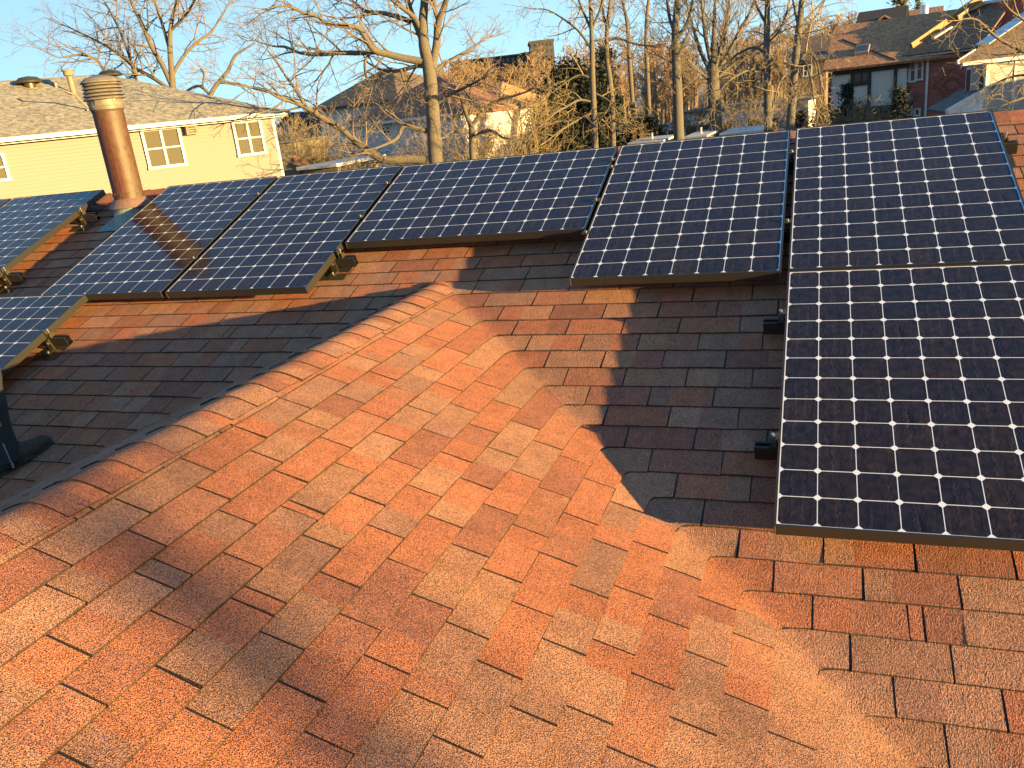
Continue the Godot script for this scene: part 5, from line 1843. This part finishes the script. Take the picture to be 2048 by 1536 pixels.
func nets(bones: Array, cell: float, k: float, tint: Callable) -> ArrayMesh:
	var lo := Vector3.ONE * 1e9
	var hi := -lo
	for b in bones:
		var r: float = maxf(b[2], b[3]) + cell * 2.0
		for j in 2:
			lo = lo.min(b[j] - Vector3.ONE * r)
			hi = hi.max(b[j] + Vector3.ONE * r)
	var n := Vector3i(((hi - lo) / cell).ceil()) + Vector3i.ONE
	var f := PackedFloat32Array()
	f.resize(n.x * n.y * n.z)
	f.fill(1.0)
	for b in bones:
		var r: float = maxf(b[2], b[3]) + cell * 2.5 + k
		var l := Vector3i(((b[0].min(b[1]) - Vector3.ONE * r - lo) / cell).floor()).clamp(Vector3i.ZERO, n - Vector3i.ONE)
		var h := Vector3i(((b[0].max(b[1]) + Vector3.ONE * r - lo) / cell).ceil()).clamp(Vector3i.ZERO, n - Vector3i.ONE)
		for z in range(l.z, h.z + 1):
			for y in range(l.y, h.y + 1):
				for x in range(l.x, h.x + 1):
					var q := lo + Vector3(x, y, z) * cell
					var id := (z * n.y + y) * n.x + x
					f[id] = smin(f[id], capsule(q, b[0], b[1], b[2], b[3]), k)
	var mb := MB.new()
	var idx := {}
	var corner := [0, 1, n.x, n.x + 1, n.x * n.y, n.x * n.y + 1, n.x * n.y + n.x, n.x * n.y + n.x + 1]
	for z in n.z - 1:
		for y in n.y - 1:
			for x in n.x - 1:
				var id := (z * n.y + y) * n.x + x
				var s := 0
				for q in 8:
					if f[id + corner[q]] < 0.0:
						s += 1
				if s == 0 or s == 8:
					continue
				var acc := Vector3.ZERO
				var cnt := 0
				for q in 8:
					for axis in [1, 2, 4]:
						if q & axis:
							continue
						var fa := f[id + corner[q]]
						var fb := f[id + corner[q | axis]]
						if (fa < 0.0) != (fb < 0.0):
							var t := fa / (fa - fb)
							var pa := Vector3(q & 1, (q >> 1) & 1, (q >> 2) & 1)
							var pb := Vector3((q | axis) & 1, ((q | axis) >> 1) & 1, ((q | axis) >> 2) & 1)
							acc += pa.lerp(pb, t)
							cnt += 1
				var p := lo + (Vector3(x, y, z) + acc / cnt) * cell
				var g := Vector3(f[id + 1] - f[id], f[id + n.x] - f[id], f[id + n.x * n.y] - f[id]).normalized()
				mb.col = tint.call(p)
				idx[id] = mb.vert(p, g)
	for id in idx:
		for ax in 3:
			var step: int = [1, n.x, n.x * n.y][ax]
			var s1: int = [n.x, n.x * n.y, 1][ax]
			var s2: int = [n.x * n.y, 1, n.x][ax]
			if id + step >= f.size():
				continue
			if (f[id] < 0.0) != (f[id + step] < 0.0) and idx.has(id - s1) and idx.has(id - s2) and idx.has(id - s1 - s2):
				var a: int = idx[id]
				var b: int = idx[id - s1]
				var c: int = idx[id - s1 - s2]
				var d: int = idx[id - s2]
				mb.tri_i(a, b, c, mb.n[a]); mb.tri_i(a, c, d, mb.n[a])
	return mb.mesh(true)

func build_person():
	# feet on the left valley, toes pointing up the slope; only the right leg reaches into the frame
	var toe := Vector3(0.5, 0, -0.866)
	var out := Vector3(0.866, 0, 0.5)
	var ankle := Vector3(-3.82, -1.11, 2.72)
	var base := ankle - Vector3(0, 0.10, 0) - out * 0.13
	var t := thing("person", "person in dark work trousers and a brown boot, standing at the left edge", "person", Transform3D(Basis(), base))
	var R := ankle - base
	var L := R - out * 0.33 - toe * 0.14 + Vector3(0, -0.04, 0)
	var hip := Vector3(0, 0.90, 0.03) - toe * 0.03
	var bones := []
	for s in [[R, 1.0], [L, -1.0]]:
		var a: Vector3 = s[0]
		var sg: float = s[1]
		var h := hip + out * 0.095 * sg
		var knee := a.lerp(h, 0.52) + toe * 0.05
		bones.append([a + Vector3(0, -0.03, 0), a + Vector3(0, 0.08, 0), 0.064, 0.062])
		bones.append([a + Vector3(0, 0.08, 0) , a.lerp(knee, 0.65) - toe * 0.015, 0.062, 0.076])
		bones.append([a.lerp(knee, 0.65) - toe * 0.015, knee, 0.076, 0.068])
		bones.append([knee, h, 0.070, 0.098])
	var chest := hip + Vector3(0, 0.40, 0) + toe * 0.06
	var neck := hip + Vector3(0, 0.56, 0) + toe * 0.09
	bones.append([hip - out * 0.06, hip + out * 0.06, 0.12, 0.12])
	bones.append([hip, chest, 0.13, 0.145])
	bones.append([chest - out * 0.10, chest + out * 0.10, 0.115, 0.115])
	bones.append([chest + Vector3(0, 0.08, 0), neck, 0.09, 0.055])
	var head := neck + Vector3(0, 0.14, 0) + toe * 0.05
	bones.append([neck, head - Vector3(0, 0.03, 0), 0.052, 0.055])
	bones.append([head, head + Vector3(0, 0.035, 0) - toe * 0.015, 0.082, 0.092])
	bones.append([head - Vector3(0, 0.05, 0) + toe * 0.03, head + toe * 0.03, 0.052, 0.07])
	bones.append([head + toe * 0.085 - Vector3(0, 0.005, 0), head + toe * 0.105 - Vector3(0, 0.02, 0), 0.010, 0.014])
	for sg in [1.0, -1.0]:
		var sh: Vector3 = chest + out * 0.185 * sg + Vector3(0, 0.07, 0)
		var el: Vector3 = sh + Vector3(0, -0.28, 0) - out * 0.005 * sg + toe * 0.01
		var wr: Vector3 = el + Vector3(0, -0.19, 0) + toe * 0.04 - out * 0.03 * sg
		bones.append([sh, el, 0.062, 0.052])
		bones.append([el, wr, 0.05, 0.036])
		bones.append([wr, wr + (wr - el).normalized() * 0.07, 0.032, 0.036])
		for q in 4:
			var kn: Vector3 = wr + (wr - el).normalized() * 0.085 + toe * (q - 1.5) * 0.019
			bones.append([kn, kn + Vector3(0, -0.035, 0) + (wr - el).normalized() * 0.02, 0.0105, 0.0095])
			bones.append([kn + Vector3(0, -0.035, 0) + (wr - el).normalized() * 0.02, kn + Vector3(0, -0.062, 0), 0.0095, 0.008])
		bones.append([wr + toe * 0.03, wr + toe * 0.05 + Vector3(0, -0.055, 0), 0.012, 0.0095])
	var tint := func(p: Vector3) -> Color:
		if p.y > neck.y - 0.01:
			return Color(0.40, 0.22, 0.15)
		var wr1 := chest + Vector3(0, -0.41, 0)
		if p.y < wr1.y + 0.02 and p.y > wr1.y - 0.25 and (p - hip).dot(toe) > 0.10 and absf((p - hip).dot(out)) > 0.1:
			return Color(0.40, 0.22, 0.15)
		if p.y > hip.y + 0.02 or (absf((p - hip).dot(out)) > 0.17 and p.y > hip.y - 0.15):
			return Color(0.16, 0.10, 0.05)
		return Color(0.030, 0.036, 0.042)
	var body_m := mat(Color.WHITE, 0.9, 0.0, M.fine, 6.0)
	body_m.vertex_color_use_as_albedo = true
	part(t, "body", nets(bones, 0.014, 0.022, tint), body_m)
	# trouser leg folds, zip and cuff on the leg in view
	var cuff := MB.new()
	var cc := R + Vector3(0, -0.035, 0)
	cuff.lathe([[0.066, 0.0], [0.074, 0.004], [0.073, 0.05], [0.066, 0.12]], 22, cc)
	var trouser_m := mat(lin(0.030, 0.036, 0.042), 0.9, 0.0, M.fine, 6.0)
	part(t, "trouser_cuff", cuff.mesh(), trouser_m)
	var zip := MB.new()
	var zdir := Vector3(0.90, 0, 0.43)
	zip.tube(PackedVector3Array([R + zdir * 0.074 + Vector3(0, -0.03, 0), R + zdir * 0.078 + Vector3(-0.012, 0.06, 0), R + zdir * 0.078 + Vector3(-0.03, 0.13, 0)]), PackedFloat32Array([0.004, 0.004, 0.003]), 6)
	zip.tube(PackedVector3Array([R + zdir * 0.078 + Vector3(0.01, 0.17, 0), R + zdir * 0.088 + Vector3(0.004, 0.25, 0), R + zdir * 0.086 + Vector3(-0.012, 0.31, 0)]), PackedFloat32Array([0.004, 0.005, 0.003]), 6)
	zip.box(R + zdir * 0.080 + Vector3(0.004, -0.045, 0), Vector3(0.012, 0.03, 0.005))
	part(t, "zip", zip.mesh(), M.steel)
	for s in [R, L]:
		boot(t, s, toe, out)

func boot(t: Node3D, a: Vector3, toe: Vector3, out: Vector3):
	# the foot follows the slope it stands on
	var fw := (toe + Vector3(0, 0.33, 0)).normalized()
	var up := out.cross(fw).normalized()
	if up.y < 0:
		up = -up
	var sole := a - Vector3(0, 0.085, 0)
	var bones := []
	bones.append([a + Vector3(0, 0.03, 0), sole + fw * 0.0 + up * 0.045, 0.056, 0.044])
	bones.append([sole - fw * 0.045 + up * 0.04, sole + fw * 0.09 + up * 0.038, 0.038, 0.042])
	bones.append([sole + fw * 0.05 + up * 0.06, sole + fw * 0.14 + up * 0.036, 0.05, 0.042])
	bones.append([sole + fw * 0.14 + up * 0.036 + out * 0.008, sole + fw * 0.20 + up * 0.034, 0.043, 0.036])
	var tint := func(_p: Vector3) -> Color: return Color(0.085, 0.058, 0.035)
	var bm := mat(Color.WHITE, 0.85, 0.0, M.mottle, 5.0)
	bm.vertex_color_use_as_albedo = true
	var b := part(t, "boot", nets(bones, 0.009, 0.02, tint), bm)
	var so := MB.new()
	var ring := []
	for q in 20:
		var an := TAU * q / 20.0
		var l := cos(an)
		var w := sin(an)
		var wid := 0.046 if l > 0 else 0.041
		ring.append(sole + fw * (0.075 + l * 0.165) + out * w * wid)
	for q in 20:
		var p: Vector3 = ring[q]
		var r: Vector3 = ring[(q + 1) % 20]
		var c := sole + fw * 0.075
		so.quad(p, r, r + up * 0.03, p + up * 0.03, ((p + r) * 0.5 - c).normalized())
		so.tri(p, r, c, -up)
		so.tri(p + up * 0.03, r + up * 0.03, c + up * 0.03, up)
	part(b, "sole", so.mesh(), mat(lin(0.03, 0.038, 0.036), 0.8))
	var ey := MB.new()
	ey.lathe([[0.0, 0.0], [0.008, 0.0], [0.008, 0.004], [0.0, 0.004]], 10, Vector3.ZERO)
	part(b, "eyelet", ey.mesh(), M.steel, Transform3D(Basis(fw, -out.cross(fw), out) , sole + fw * 0.07 + up * 0.095 + out * 0.044))
